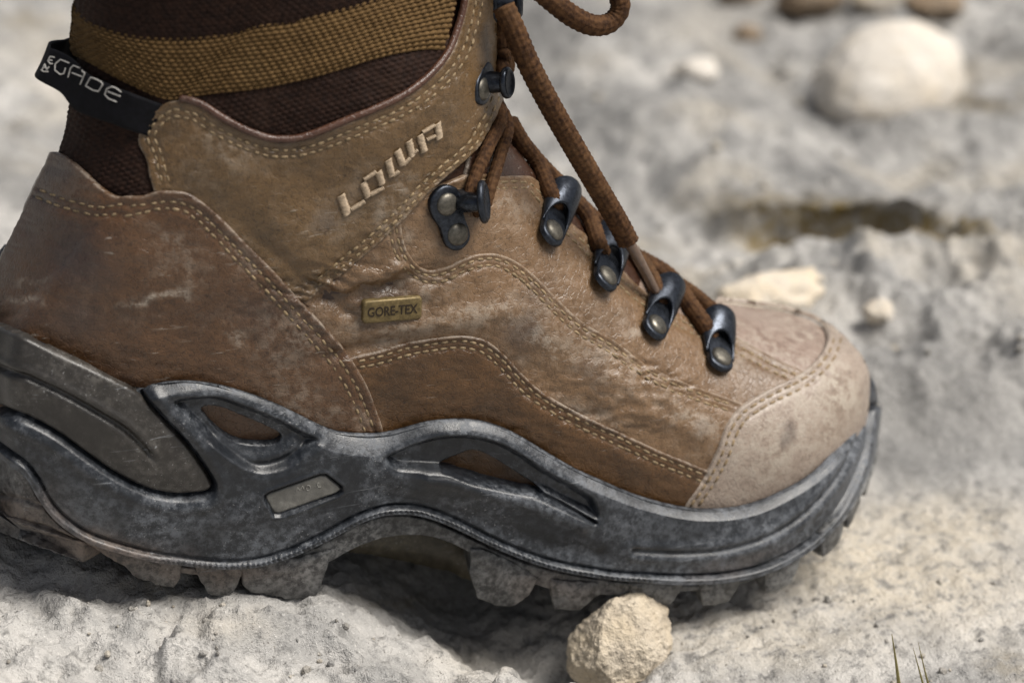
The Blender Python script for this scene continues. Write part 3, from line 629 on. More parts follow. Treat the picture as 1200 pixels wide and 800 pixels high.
def hmid(X):
    d, _ = seg_dist(X, TOPc[::2]); x = X[:, 0]
    wid = np.interp(x, [0, 200, 430, 520, 600, 720, 850, 1000], [10, 15, 24, 15, 17, 14, 12, 9])
    h = -.0004+np.interp(x, [880, 1000], [.0040, .0012])*np.clip(d/wid, 0, 1)**.8
    edge = np.clip(d/2.5, 0, 1); h = h-.0012*(1-edge)
    for R, W, dep, lip in ((REC1, WIN1, .0046, 0), (REC2, WIN2, .0048, 0)):
        s = sdist(X, R); h -= dep*sstep(0, 10, -s)+.0004*np.exp(-(s/3.)**2)
        s2 = sdist(X, W); h -= .0075*sstep(2.0, -2.0, s2); 
    # lips under the windows
    c1, _ = seg_dist(X, cr([(252, 517), (275, 533), (300, 538), (325, 533), (345, 522)]), maxd=50); h += .0016*np.exp(-(c1/9.)**2)
    c2, _ = seg_dist(X, cr([(500, 556), (530, 560), (560, 569), (600, 579), (640, 592), (680, 610)]), maxd=50); h += .0013*np.exp(-(c2/9.)**2)
    c3, _ = seg_dist(X, cr([(450, 575), (520, 590), (580, 610), (640, 632), (700, 646)]), maxd=50); h -= .0011*np.exp(-(c3/11.)**2)
    sl, a = seg_dist(X, SLIT[::2], maxd=60); h -= .0030*np.exp(-(sl/(3.2-.02*a))**2)
    tg, _ = seg_dist(X, TOEG[::2], maxd=60); h -= .0007*np.exp(-(tg/3.)**2); h += .0005*np.exp(-((tg-7)/5.)**2)
    s = sdist(X, STAB); h -= .0034*sstep(6, -1, s)*np.where(d < 3, .3, 1); h += .0009*np.exp(-((s-13)/7.)**2)
    lw, _ = seg_dist(X, LOWL[::2], maxd=60); h += .0008*np.exp(-(lw/16.)**2)
    s = sdist(X, BADGE); h -= .0016*sstep(2.6, .6, s); h += .0003*np.exp(-((s-4)/1.8)**2)
    return h
def hbead(X):
    d, a = seg_dist(X, BEADc[::2], maxd=30); x = X[:, 0]
    tooth = .5+.5*np.sin(a*2*np.pi/6.2); tm = sstep(180, 210, x)*sstep(780, 740, x)
    b = .0016*sstep(6.6, 4.6, d)-.0016*np.exp(-((d-7.8)/1.6)**2)-.0011*tm*tooth*np.exp(-((d-2.6)/1.5)**2)-.0006*tm*np.exp(-(d/1.0)**2)
    return b
def wall_obj(name, W, hf, mat, warmf, dustf):
    N = gnormals(W); X = proj(W.reshape(-1, 3)); Pw = W.reshape(-1, 3)
    n_end = 26; h = hf(X)
    col = np.tile(np.arange(NC_), W.shape[0]); endm = np.clip(np.minimum(col, NC_-1-col)/n_end, 0, 1)
    h += .00016*fbm(Pw, 60, 3)
    V = Pw+N.reshape(-1, 3)*h[:, None]
    o = obj(name, V, grid_faces(W.shape[0], NC_), mat, BOOT, uv=X/100., attrs={'dust': dustf(X, h), 'warm': warmf(X), 'stain': np.zeros(len(V))})
    Vm = V.reshape(W.shape[0], NC_, 3)[::3, ::6]*[1, -1, 1]; c = Vm.shape[1]
    obj(name+'_inner_side', Vm.reshape(-1, 3), grid_faces(Vm.shape[0], c, flip=True), mat, o, attrs={'dust': np.zeros(Vm.shape[0]*c), 'warm': np.zeros(Vm.shape[0]*c)})
    return o
warm_heel = lambda X: blobs(X, [(120, 640, 90, 22, 12, .8), (60, 600, 40, 25, 45, .5), (250, 670, 90, 14, 0, .6), (20, 600, 60, 20, 20, .6), (650, 690, 60, 18, 0, .4), (860, 655, 60, 10, -15, .3)])
dust_m = lambda X, h: np.clip(blobs(X, [(200, 615, 60, 22, 5, .5), (100, 590, 40, 22, 40, .45), (310, 625, 50, 18, -15, .35), (860, 640, 120, 30, -20, .42), (980, 540, 40, 70, 30, .5), (760, 610, 90, 20, 5, .25), (560, 500, 120, 10, 5, .35), (700, 575, 60, 8, 28, .4), (260, 452, 70, 8, 8, .4), (640, 590, 60, 10, 25, .3), (700, 650, 80, 12, 8, .35), (450, 520, 60, 10, 0, .3)])+.35*np.exp(-(seg_dist(X, TOPc[::2], maxd=20)[0]/4.)**2)+.55*np.exp(-(seg_dist(X, BEADc[::2], maxd=20)[0]/4.)**2), 0, 1)
dust_o = lambda X, h: np.clip(.22+blobs(X, [(300, 680, 120, 30, 0, .3), (700, 690, 120, 20, 0, .35), (900, 665, 80, 25, -25, .5), (1000, 580, 30, 50, 30, .45)]), 0, 1)
topin = Wt+nrm(np.array([.17, 0, 0])-Wt*[1, 1, 0])*[.010, .010, 0]+np.array([0, 0, -.012])
midsole = wall_obj('midsole', np.concatenate([wall(topin, Wt, 5, 0)[:-1], Wm]), lambda X: hmid(X)+hbead(X), M['rubber'], warm_heel, dust_m)
HG = [cr([(-10, 574), (0, 580), (30, 585), (60, 597)]), cr([(-10, 604), (20, 612), (50, 616), (90, 634)]), cr([(90, 634), (130, 645), (165, 655)])]
outsole = wall_obj('outsole', Wl, lambda X: hbead(X)+.0006+.0004*fbm(np.c_[X/100, 0*X[:, 0]], 4, 3)-sum(.0012*np.exp(-(seg_dist(X, g)[0]/2.6)**2) for g in HG), M['outsole'], warm_heel, dust_o)
und = np.stack([Wo+np.array([0, 0, .001]), Wo*[1, .5, 1]+np.array([0, 0, .003]), Wo*[1, 0, 1]+np.array([0, 0, .003]), Wo*[1, -.5, 1]+np.array([0, 0, .003]), Wo*[1, -1, 1]+np.array([0, 0, .001])])[:, ::4]
obj('tread_base', und.reshape(-1, 3), grid_faces(5, und.shape[1], flip=True), M['outsole'], BOOT, attrs={'dust': np.full(und.shape[0]*und.shape[1], .3), 'warm': np.zeros(und.shape[0]*und.shape[1])})

# heel stabilizer and badge on the midsole
GR1 = cr([(-40, 415), (0, 425), (44, 441), (84, 461), (118, 481), (145, 499), (165, 518), (180, 535), (186, 541)])
GR2 = cr([(-40, 450), (0, 452), (60, 478), (120, 520), (160, 548)])
def hstab(X, d):
    a, ar = seg_dist(X, GR1); b, _ = seg_dist(X, GR2)
    fade = sstep(0, 30, plen(GR1)-ar+4)
    up_ = inside(X, poly(GR1, dens([(186, 541), (262, 600), (262, 300), (-60, 300), (-40, 415)])))
    return -.0017*np.exp(-(a/3.4)**2)*fade+.0009*np.exp(-((a-7)/5)**2)*fade*np.where(up_, 1, .3)+.0010*sstep(0, 26, d)+.00015*fbm(np.c_[X/100, 0*X[:, 0]], 6, 3)
st = panel('heel_stabilizer', STAB, 2.5, M['stab'], 4.2, 3.2, (1, 2.4, 4.2, 6.5, 9, 12), base=SIDE, parent=midsole, rel=False, extra=hstab, edge=5.0)
bd = panel('badge', BADGE, 3.1, M['badge'], 1.6, 2.6, (.8, 1.8, 3.2), base=SIDE, parent=midsole, rel=False, edge=2.0, extra=lambda X, d: .00012*fbm(np.c_[X/100, 0*X[:, 0]], 12, 3))

def stroke_letters(name, strokes, base, h, rad, mat, parent, flat=.6, hz=None):
    parts = []
    for s in strokes:
        q = dens(s, 1.2) if len(s) > 1 else np.array(s)
        P, N = base.hit(q); hh = h if hz is None else hz(q)
        v, f, _ = tube(P+N*np.reshape(hh, (-1, 1)), rad, 7); parts.append((v, f))
    V, Fs = merge(parts); return obj(name, V, Fs, mat, parent, attrs={'dust': np.full(len(V), .6), 'warm': np.zeros(len(V))})
stroke_letters('lettering', [[(344.5, 570.5), (346, 565.5), (348.5, 569.0), (352, 564.0), (353.5, 568.5)], [(356, 565.5), (357.5, 563.2), (360, 563.6), (361, 566.5), (359, 569.5), (356.6, 568.8), (356, 565.5)], [(371, 560), (368.5, 562), (370, 565.5), (373, 565)]], SIDE, .00312, .00020, M['badge'], bd)

# tread lugs
YO = lambda px: np.interp(px, bot_px[:, 0], (Ytop-flare*1.2))
def lug(P, n_in=.020, proud=.0011, z_in=.0):
    P = dens(list(P)+[P[0]], 3)[:-1]; P = P+np.c_[fbm(np.c_[P/100, 0*P[:, 0]], 9, 2), fbm(np.c_[P/100, 1+0*P[:, 0]], 9, 2)]*.7
    c = P.mean(0); Y = YO(P[:, 0])
    k = int(np.argmin(np.abs(bot_px[:, 0]-c[0]))); a, b = Wo[26+max(k-6, 0)], Wo[26+min(k+6, NS-1)]
    t = nrm((b-a)*[1, 1, 0]); inn = np.array([-t[1], t[0], 0]); inn = inn if inn[1] > 0 else -inn
    out3 = np.array([unproj(x, y, yy) for (x, y), yy in zip(P, Y)])
    cc = out3.mean(0)
    sh = lambda s, d: cc+(out3-cc)*s+inn*d
    R = [sh(.95, -proud), sh(.985, -proud+.0002), sh(1.0, -proud+.0008), sh(1.0, n_in*.5), sh(.97, n_in-.001), sh(.90, n_in)]
    n = len(P); V = np.vstack(R+[(cc-inn*(proud+.0002))[None], (cc+inn*n_in)[None]])
    V[:6*n] += (.0003*fbm(V[:6*n], 300, 3))[:, None]*[1, 1, 1]
    Fs = [tuple(f) for f in grid_faces(6, n, True)]+[(6*n, (k+1) % n, k) for k in range(n)]+[(6*n+1, 5*n+k, 5*n+(k+1) % n) for k in range(n)]
    return V, Fs
LUGS = [[(-40, 572), (0, 596), (34, 612), (101, 634), (101, 657), (68, 644), (34, 634), (0, 618), (-40, 594)],
 [(98, 632), (135, 655), (159, 673), (182, 682), (203, 687), (210, 676), (213, 656), (160, 640)],
 [(226, 656), (232, 674), (243, 692), (263, 697), (273, 691), (279, 680), (286, 656)],
 [(281, 656), (284, 682), (293, 691), (310, 694), (338, 698), (368, 698), (375, 685), (384, 658), (390, 640), (350, 650)],
 [(551, 640), (549, 668), (559, 697), (580, 707), (603, 707), (612, 701), (620, 694), (630, 676), (600, 655), (565, 640)],
 [(644, 676), (646, 696), (649, 711), (679, 712), (691, 702), (703, 693), (702, 680)],
 [(736, 680), (740, 698), (743, 707), (769, 710), (784, 706), (795, 692), (800, 678)],
 [(817, 678), (820, 696), (822, 707), (836, 707), (853, 701), (864, 684), (868, 668)],
 [(893, 656), (895, 691), (907, 691), (925, 679), (933, 663), (938, 642)],
 [(957, 622), (961, 650), (968, 646), (979, 634), (985, 615), (985, 598)],
 [(987, 596), (989, 618), (996, 604), (1003, 587), (1003, 572)],
 [(1006, 566), (1009, 580), (1014, 562), (1016, 545)]]
for L in LUGS:
    V, Fs = lug(L, proud=.0016); X = proj(V)
    obj('lug', V, Fs, M['outsole'], outsole, attrs={'dust': np.clip(.35+blobs(X, [(330, 690, 50, 14, 0, .35), (680, 700, 80, 14, 0, .4), (830, 695, 60, 20, 0, .4), (920, 675, 40, 30, 0, .5)]), 0, 1), 'warm': warm_heel(X)})
# inner rows of lugs and their far-side mates share two blocks
for x, y, w_, l_ in [(.06, .0, .012, .02), (.085, .004, .014, .014), (.105, -.002, .013, .016), (.19, .004, .016, .014), (.215, -.006, .013, .016), (.215, .014, .013, .014), (.24, .0, .014, .018), (.265, .01, .012, .015), (.285, -.004, .012, .014), (.06, .027, .012, .014), (.095, .030, .014, .014), (.185, .034, .014, .014), (.21, .037, .012, .014), (.235, .038, .012, .014), (.26, .036, .012, .014), (.285, .028, .01, .012)]:
    k = int(np.argmin(np.abs(Wo[:, 0]-x)+(Wo[:, 1] > -.01)*9)); z = Wo[k, 2]
    q = np.array([(-.5, -.5), (.5, -.5), (.5, .5), (-.5, .5)])
    V = np.vstack([np.c_[x+q[:, 0]*w_, y+q[:, 1]*l_, np.full(4, z+.004)], np.c_[x+q[:, 0]*w_*.85, y+q[:, 1]*l_*.85, np.full(4, z-.0032)]])
    obj('lug', V, [(0, 1, 5, 4), (1, 2, 6, 5), (2, 3, 7, 6), (3, 0, 4, 7), (4, 5, 6, 7)], M['outsole'], outsole, smooth=False, attrs={'dust': np.full(8, .3), 'warm': np.zeros(8)})
# arch shank set back under the waist
SA = np.array([unproj(x, y, -.024) for x, y in [(405, 628), (430, 618), (480, 612), (530, 625), (565, 648)]]); SB = np.array([unproj(x, y, -.024) for x, y in [(408, 646), (440, 650), (480, 658), (520, 668), (556, 680)]])
SA, SB = catmull(SA, 40), catmull(SB, 40)
sh = np.stack([SA, SA*.6+SB*.4+[0, -.0012, 0], SB+[0, -.0006, 0], SB+[0, .004, -.0006], SB+[0, .05, 0], SA+[0, .05, 0]])
sh += (.0004*fbm(sh.reshape(-1, 3), 120, 3)).reshape(6, 40, 1)
obj('shank', sh.reshape(-1, 3), grid_faces(6, 40), M['shank'], outsole, attrs={'dust': np.full(240, .15), 'warm': np.zeros(240)})

# ------------------------------------------------------------------ hooks
def dome(P, n, r, hgt, sq=1.0, t=None):
    t = nrm(np.cross(n, [.3, .2, .9])) if t is None else t; b = np.cross(n, t); th = np.linspace(0, 2*np.pi, 20, endpoint=False); V = []
    for q, z in [(1.0, -.0006), (1.0, 0), (.93, .35), (.75, .68), (.45, .9), (.12, 1.0)]:
        V.append(P+(np.cos(th)[:, None]*t*sq+np.sin(th)[:, None]*b)*r*q+n*(z*hgt if z > 0 else z))
    return np.vstack(V), [tuple(f) for f in grid_faces(6, 20, True)]+[tuple(100+k for k in range(20))]
def plate(P, n, t, outline, th=.0011, lift=.0):
    """flat metal plate: outline in (b, t) metres, rounded rim"""
    b = np.cross(t, n); O = catmull(outline, 44, True)[:-1]; c = O.mean(0)
    ring = lambda s, h: P+((O-c)*s+c)[:, :1]*b+((O-c)*s+c)[:, 1:]*t+n*(h+lift)
    m = len(O); V = np.vstack([ring(1, -.0008), ring(1.0, th*.5), ring(.96, th*.9), ring(.88, th)])
    return V, [tuple(f) for f in grid_faces(4, m, True)]+[tuple(3*m+k for k in range(m))]
LEVEL = .0021
def frame_at(a, b):
    (P0, P1, Pm), (N0, N1, Nm) = LAST.hit([a, b, ((a[0]+b[0])/2, (a[1]+b[1])/2)]); t = nrm(P1-P0); n = nrm(N0+N1); n = nrm(n-t*(n@t)); sag = max(0., (Pm-P0)@n); return P0+n*(LEVEL+sag), n, t, np.linalg.norm(P1-P0)
def solid(V, nr, ncl, th, N):
    """thick shell from an open grid"""
    A = V.reshape(nr, ncl, 3); B = A+N.reshape(nr, ncl, 3)*th
    f = [tuple(q) for q in grid_faces(nr, ncl)]; g = [tuple(x+nr*ncl for x in q)[::-1] for q in grid_faces(nr, ncl)]
    edge = [i*ncl for i in range(nr)]+[(nr-1)*ncl+j for j in range(1, ncl)]+[i*ncl+ncl-1 for i in range(nr-2, -1, -1)]+[j for j in range(ncl-2, 0, -1)]
    s = [(edge[k], edge[(k+1) % len(edge)], edge[(k+1) % len(edge)]+nr*ncl, edge[k]+nr*ncl) for k in range(len(edge))]
    return np.vstack([A.reshape(-1, 3), B.reshape(-1, 3)]), f+g+s
def d_ring(rv, tp, w_=.0056, hgt=.0062, tilt=0.0, lab=None):
    P, n, t, L = frame_at(rv, tp)
    if tilt: b0 = np.cross(t, n); t = nrm(t*math.cos(tilt)+b0*math.sin(tilt))
    b = np.cross(t, n)
    r = .0048; V, Fs = plate(P, n, t, [(-r*.95, 0), (-r*.8, -r*.75), (0, -r*1.08), (r*.8, -r*.75), (r*.95, 0), (w_*.86, L*.45), (w_*.8, L*.75), (0, L*.8), (-w_*.8, L*.75), (-w_*.86, L*.45)])
    ring = obj('lace_ring', V, Fs, M['gun'], BOOT)
    nf, nsx = 25, 14; ph = np.linspace(0, np.pi, nf); rowsv = []
    for i in range(nsx):
        q = i/(nsx-1); s0 = .04+.48*np.sin(ph)**1.05; s1 = 1.02-.16*(1-np.sin(ph))
        s = (s0*(1-q)+s1*q)*L; wv_ = w_*(.80+.20*sstep(0, .6, s/L)); hh = (.0010+hgt*sstep(.10, .95, s/L))
        rowsv.append(P+t*s[:, None]+b*(wv_*np.cos(ph))[:, None]+n*(hh*np.sin(ph)**.8)[:, None])
    G_ = np.array(rowsv); Nn = nrm(np.cross(np.gradient(G_, axis=1), np.gradient(G_, axis=0)))
    if (Nn[7, 12]@n) < 0: Nn = -Nn
    V, Fs = solid(G_.reshape(-1, 3), nsx, nf, .0011, Nn.reshape(-1, 3)); o = obj('loop', V, Fs, M['gun'], ring)
    V, Fs = dome(P+n*.0011, n, .0037, .0015); obj('rivet', V, Fs, M['rivet'], ring)
    return ring
d_ring((637, 277), (649, 229), .0050, .0043)
d_ring((699, 333), (707, 280), .0056, .0044)
d_ring((760, 388), (774, 342), .0048, .0042)
d_ring((838, 426), (833, 379), .0054, .0042)
def open_hook(rivets, outline_c, base_px, out_len, cap_r, side=.0, lift=.0, up_px=None, sq=1.0):
    P, n, t, L = frame_at(rivets[0], rivets[1] if len(rivets) > 1 else up_px)
    V, Fs = plate(P, n, t, outline_c(L)); hk = obj('lace_hook', V, Fs, M['gun'], BOOT)
    for q in rivets:
        Pr, Nr, _, _ = frame_at(q, (q[0]+1, q[1]-6)); V, Fs = dome(Pr+Nr*.0011, Nr, .0036, .0014); obj('rivet', V, Fs, M['rivet'], hk)
    Pb, Nb = LAST.hit([base_px]); Pb, Nb = Pb[0]+Nb[0]*LEVEL, Nb[0]; tt = nrm(np.array([0, 0, 1.])-Nb*Nb[2]); bb = np.cross(tt, Nb)
    ax = nrm(Nb+side*bb*(1 if bb@RT > 0 else -1)); path = catmull([Pb-Nb*.001, Pb+Nb*out_len*.4, Pb+Nb*out_len*.6+ax*out_len*.2, Pb+Nb*out_len*.6+ax*out_len*.45], 14)
    Nb = ax; tt = nrm(tt-Nb*(tt@Nb)); bb = np.cross(tt, Nb)
    V, Fs, _ = tube(path, np.linspace(.0036, .0028, 14), 14, flat=1.25); obj('neck', V, Fs, M['gun'], hk)
    C = path[-1]; th = np.linspace(0, 2*np.pi, 26, endpoint=False); RV = []
    for q, z in [(.55, -.0006), (.93, -.0004), (1.0, .0002), (.97, .0011), (.82, .0017), (.72, .0012), (.45, .0008), (.1, .0007)]:
        RV.append(C+(np.cos(th)[:, None]*bb*.82*sq+np.sin(th)[:, None]*tt)*cap_r*q+Nb*z)
    obj('stud_cap', np.vstack(RV), [tuple(f) for f in grid_faces(8, 26, True)]+[tuple(7*26+k for k in range(26))], M['gun'], hk)
    return hk
open_hook([(518, 237), (531, 272)], lambda L: [(-.0050, -.003), (-.001, -.0058), (.0042, -.0040), (.0056, .001), (.0046, L*.55), (.0046, L+.002), (.001, L+.0052), (-.0036, L+.003), (-.0042, L*.55), (-.0052, .002)], (538, 234), .0072, .0068, side=.95)
open_hook([(556, 104)], lambda L: [(-.0046, -.002), (0, -.0054), (.0046, -.002), (.0046, .004), (.003, .0085), (-.003, .0085), (-.0046, .004)], (563, 96), .0060, .0050, up_px=(566, 80))
open_hook([(580, 8)], lambda L: [(-.0046, -.002), (0, -.0054), (.0046, -.002), (.0046, .004), (.003, .0085), (-.003, .0085), (-.0046, .004)], (585, 2), .0068, .0052, up_px=(584, -14))

# ------------------------------------------------------------------ laces
LACE = bpy.data.objects.new('lace', None)
def lace(path, r=.0026, braid=6):
    P = []
    for k, a, b, c in path:
        if k == 's': h, n = LAST.hit([(a, b)]); P.append(h[0]+n[0]*(c*1e-3))
        else: P.append(unproj(a, b, c))
    n = max(12, int(plen(P)/.0005)); return tube(catmull(P, n), r, 40, flat=.86, braid=braid)
LP_ = []
strands = [
 # into the two-rivet hook, from behind the collar front
 [('s', 588, 112, .5), ('s', 578, 140, 2.5), ('s', 562, 172, 3.2), ('s', 548, 205, 3.4), ('s', 541, 228, 4.2), ('s', 545, 243, 4.5)],
 [('s', 591, 118, .5), ('s', 586, 150, 2.5), ('s', 576, 185, 3.0), ('s', 567, 215, 3.2), ('s', 562, 240, 2.4), ('s', 551, 248, 2.6)],
 # second ring strand and those below
 [('s', 596, 152, 3.0), ('s', 612, 170, 3.2), ('s', 624, 195, 3.2), ('s', 632, 222, 3.2), ('s', 640, 240, 3.2), ('s', 648, 246, 1.2)],
 [('s', 622, 186, 3.2), ('s', 645, 200, 3.4), ('s', 664, 228, 3.4), ('s', 680, 260, 3.4), ('s', 692, 290, 3.4), ('s', 703, 299, 1.2)],
 [('s', 640, 196, 1.5), ('s', 668, 216, 2.6), ('s', 690, 246, 3.0), ('s', 722, 285, 3.2), ('s', 748, 322, 3.4), ('s', 762, 349, 3.4), ('s', 770, 358, 1.2)],
 [('s', 752, 300, 2.6), ('s', 778, 333, 3.2), ('s', 800, 364, 3.4), ('s', 818, 388, 3.4), ('s', 830, 398, 1.2)],
 [('s', 770, 316, 2.2), ('s', 800, 346, 2.6), ('s', 826, 366, 2.6), ('s', 846, 378, 1.6)],
 # upper hooks
 [('s', 592, 22, 4.0), ('s', 585, 45, 4.0), ('s', 578, 66, 4.0), ('s', 573, 86, 4.5), ('s', 577, 100, 5.0), ('y', 590, 96, -.010), ('y', 592, 70, -.006)],
 [('s', 594, 15, 6.0), ('s', 592, 44, 6.0), ('s', 587, 66, 6.0), ('s', 581, 84, 5.5), ('y', 590, 60, -.008)],
]
radii = [.0023, .0022, .0026, .0027, .0027, .0029, .0024, .0022, .0020]
first = None
for s, r in zip(strands, radii):
    V, Fs, uv = lace(s, r); o = obj('lace', V, Fs, M['lace'], BOOT, uv=uv)
# strands crossing the tongue to the far side
for a, b in [((598, 152), (640, 250)), ((632, 190), (700, 300)), ((675, 236), (765, 360)), ((760, 310), (832, 395))]:
    A, NA = LAST.hit([a]); Bq, NB = LAST.hit([b]); c = A[0]*[1, 0, 1]; far = Bq[0]*[1, -1, 1]
    P = catmull([A[0]+NA[0]*.003, c+np.array([.002, 0, .0025]), (c+far)/2+np.array([.002, .004, .001]), far+np.array([0, .003, 0])], 90)
    V, Fs, uv = tube(P, .0026, 40, flat=.86, braid=6); obj('lace', V, Fs, M['lace'], BOOT, uv=uv)
V, Fs, uv = lace([('y', 590, 8, -.020), ('y', 602, 34, -.022), ('y', 620, 76, -.024), ('y', 645, 124, -.025), ('y', 676, 178, -.025), ('y', 703, 224, -.024), ('y', 724, 260, -.023), ('y', 736, 283, -.0225)], .00350, 6)
free = obj('lace', V, Fs, M['lace'], BOOT, uv=uv, label='free lace end hanging down in front of the tongue')
P = catmull([unproj(a, b, c) for a, b, c in [(735, 281, -.0225), (744, 296, -.0215), (756, 318, -.020), (769, 342, -.0185)]], 24); V, Fs, uv = tube(P, np.linspace(.0019, .0014, 24), 16); obj('aglet', V, Fs, M['aglet'], free)
V, Fs, uv = lace([('y', 596, -40, -.016), ('y', 622, -20, -.018), ('y', 648, 2, -.02), ('y', 672, 20, -.02), ('y', 696, 30, -.019), ('y', 716, 26, -.017), ('y', 727, 8, -.016), ('y', 718, -16, -.016), ('y', 690, -40, -.016), ('y', 640, -55, -.014)], .0033, 6)
obj('lace', V, Fs, M['lace'], BOOT, uv=uv, label='looped bow of the lace at the top')

# ------------------------------------------------------------------ brand embroidery, plaque, pull tab
zz = lambda x, y: (380+x/5.713, 120+y/5.713)
emb_px, emb_q = [], []
def satin(a, b, wd):
    """a bar of satin stitch: threads laid across the stroke a-b"""
    a, b = np.array(zz(*a)), np.array(zz(*b)); L = np.linalg.norm(b-a); t = (b-a)/L; nvec = np.array([.82, -.57]) if wd > 30 else np.array([-t[1], t[0]])
    n = max(2, int(L/1.55)); wpx = wd/5.713/2
    for k in range(n+1): emb_px.append(a+t*L*k/n+np.outer(np.linspace(-1, 1, 7)*wpx*RNG.uniform(.9, 1.08), nvec))
satin((95, 600), (138, 722), 60)
satin((165, 690), (245, 640), 26); satin((240, 515), (272, 605), 50); satin((336, 440), (362, 520), 50); satin((250, 490), (318, 440), 24); satin((292, 590), (368, 548), 26)
satin((398, 360), (424, 465), 48); satin((436, 462), (466, 440), 24); satin((458, 300), (494, 392), 50); satin((503, 392), (535, 352), 22); satin((532, 238), (556, 335), 48); satin((560, 320), (585, 300), 20)
satin((602, 200), (632, 305), 48); satin((622, 178), (690, 136), 20); satin((712, 125), (724, 220), 48); satin((650, 228), (695, 205), 18)
X = np.vstack(emb_px); P, N = LAST.hit(X); q = np.tile(np.linspace(-1, 1, 7), len(emb_px)); P = P+N*(LV['collar']*1e-3+relief(X)+.0002+.00052*np.sqrt(np.clip(1-q**2, 0, 1)))[:, None]
emb = [tube(P[7*k:7*k+7], .00030*np.array([.6, .9, 1, 1, 1, .9, .6]), 6)[:2] for k in range(len(emb_px))]
V, Fs = merge(emb); obj('embroidered_lettering', V, Fs, M['embro'], collar, label='cream embroidered brand lettering on the collar')

TL, TR, BR, BL = (422, 347), (491, 341.5), (492.5, 367), (421, 373.5)
Pt, Nt = LAST.hit([TL, TR, BR, BL, (456, 358)]); n = nrm(Nt[4]); ex = nrm((Pt[1]-Pt[0]+Pt[2]-Pt[3])); ex = nrm(ex-n*(ex@n)); ey = np.cross(n, ex)
cpt = Pt[4]+n*.0026; wx_ = .5*(np.linalg.norm(Pt[1]-Pt[0])); wy_ = .5*np.linalg.norm(Pt[3]-Pt[0])
if ey[2] < 0: ey = -ey
def rrect(wx, wy, r, nn=6):
    out = []
    for cx, cy, a0 in ((wx-r, wy-r, 0), (-wx+r, wy-r, 90), (-wx+r, -wy+r, 180), (wx-r, -wy+r, 270)):
        for k in range(nn+1): a = math.radians(a0+90*k/nn); out.append((cx+r*math.cos(a), cy+r*math.sin(a)))
    return np.array(out)
R0 = rrect(wx_, wy_, .0012); m_ = len(R0); ringz = lambda s, h: cpt+(R0[:, :1]*(1-s/wx_))*ex+(R0[:, 1:]*(1-s/wy_))*ey+n*h
V = np.vstack([ringz(0, -.002), ringz(0, .0010), ringz(.0003, .0014), ringz(.0008, .0015)])
tag_ = obj('metal_plaque', V, [tuple(f) for f in grid_faces(4, m_, True)]+[tuple(3*m_+k for k in range(m_))], M['brass'], collar if False else quarter)
def text_mesh(txt, size, at, ex, ey, n, width, mat, parent, name='lettering', depth=.00025, bold=.0):
    cu = bpy.data.curves.new('txt', 'FONT'); cu.body = txt; cu.size = 1; cu.align_x = 'CENTER'; cu.align_y = 'CENTER'; cu.extrude = .02; cu.offset = bold
    to = bpy.data.objects.new('txt', cu); COL.objects.link(to); dg = bpy.context.evaluated_depsgraph_get(); me = to.evaluated_get(dg).to_mesh()
    v = np.array([tuple(x.co) for x in me.vertices]); f = [tuple(p.vertices) for p in me.polygons]; to.evaluated_get(dg).to_mesh_clear()
    bpy.data.objects.remove(to); bpy.data.curves.remove(cu)
    ctr = (v.max(0)+v.min(0))/2; sp = v.max(0)-v.min(0); v = (v-ctr)/sp
    return obj(name, at+np.outer(v[:, 0]*width, ex)+np.outer(v[:, 1]*size, ey)+np.outer((v[:, 2]+.5)*depth, n), f, mat, parent, smooth=False)
text_mesh('GORE-TEX', .0031, cpt+n*.00148+ey*.0001, ex, ey, n, wx_*1.68, M['print'], tag_, depth=.00018, bold=.012)

# pull tab loop at the back of the collar
A_, NA_ = LAST.hit([(196, 122), (160, 104), (122, 86), (176, 158), (145, 143), (110, 128)])
up_t = [A_[0]+NA_[0]*.0015, A_[1]+NA_[1]*.0045, A_[2]+NA_[2]*.0052, unproj(86, 69, -.0085), unproj(64, 58, -.003), unproj(60, 57, .0)]
lo_t = [A_[3]+NA_[3]*.0015, A_[4]+NA_[4]*.0045, A_[5]+NA_[5]*.0052, unproj(72, 108, -.0085), unproj(48, 95, -.003), unproj(44, 92, .0)]
ct, cb = catmull(up_t, 50), catmull(lo_t, 50)
ct, cb = np.vstack([ct, (ct*[1, -1, 1])[::-1][1:]]), np.vstack([cb, (cb*[1, -1, 1])[::-1][1:]])
qq = np.linspace(0, 1, 14)[:, None, None]; G_ = ct[None]*(1-qq)+cb[None]*qq; nT = G_.shape[1]
NT_ = nrm(np.cross(np.gradient(G_, axis=1), np.gradient(G_, axis=0))); NT_ = NT_ if NT_[7, 20, 1] < 0 else -NT_
G_ = G_+NT_*(.0003*np.sin(qq*np.pi*13)+.0004*fbm(G_.reshape(-1, 3), 120, 2).reshape(14, nT, 1))
V, Fs = solid(G_.reshape(-1, 3), 14, nT, .0008, NT_.reshape(-1, 3)); ptab = obj('pull_tab', V, Fs, M['tab'], BOOT)
Gv = G_.reshape(-1, 3)+NT_.reshape(-1, 3)*.0008; gf = grid_faces(14, nT); TABS = Base(Gv, np.vstack([gf[:, [0, 1, 2]], gf[:, [0, 2, 3]]]), NT_.reshape(-1, 3), .0)
tz = lambda L: [(30+x/7.06, 45+y/7.06) for x, y in L]
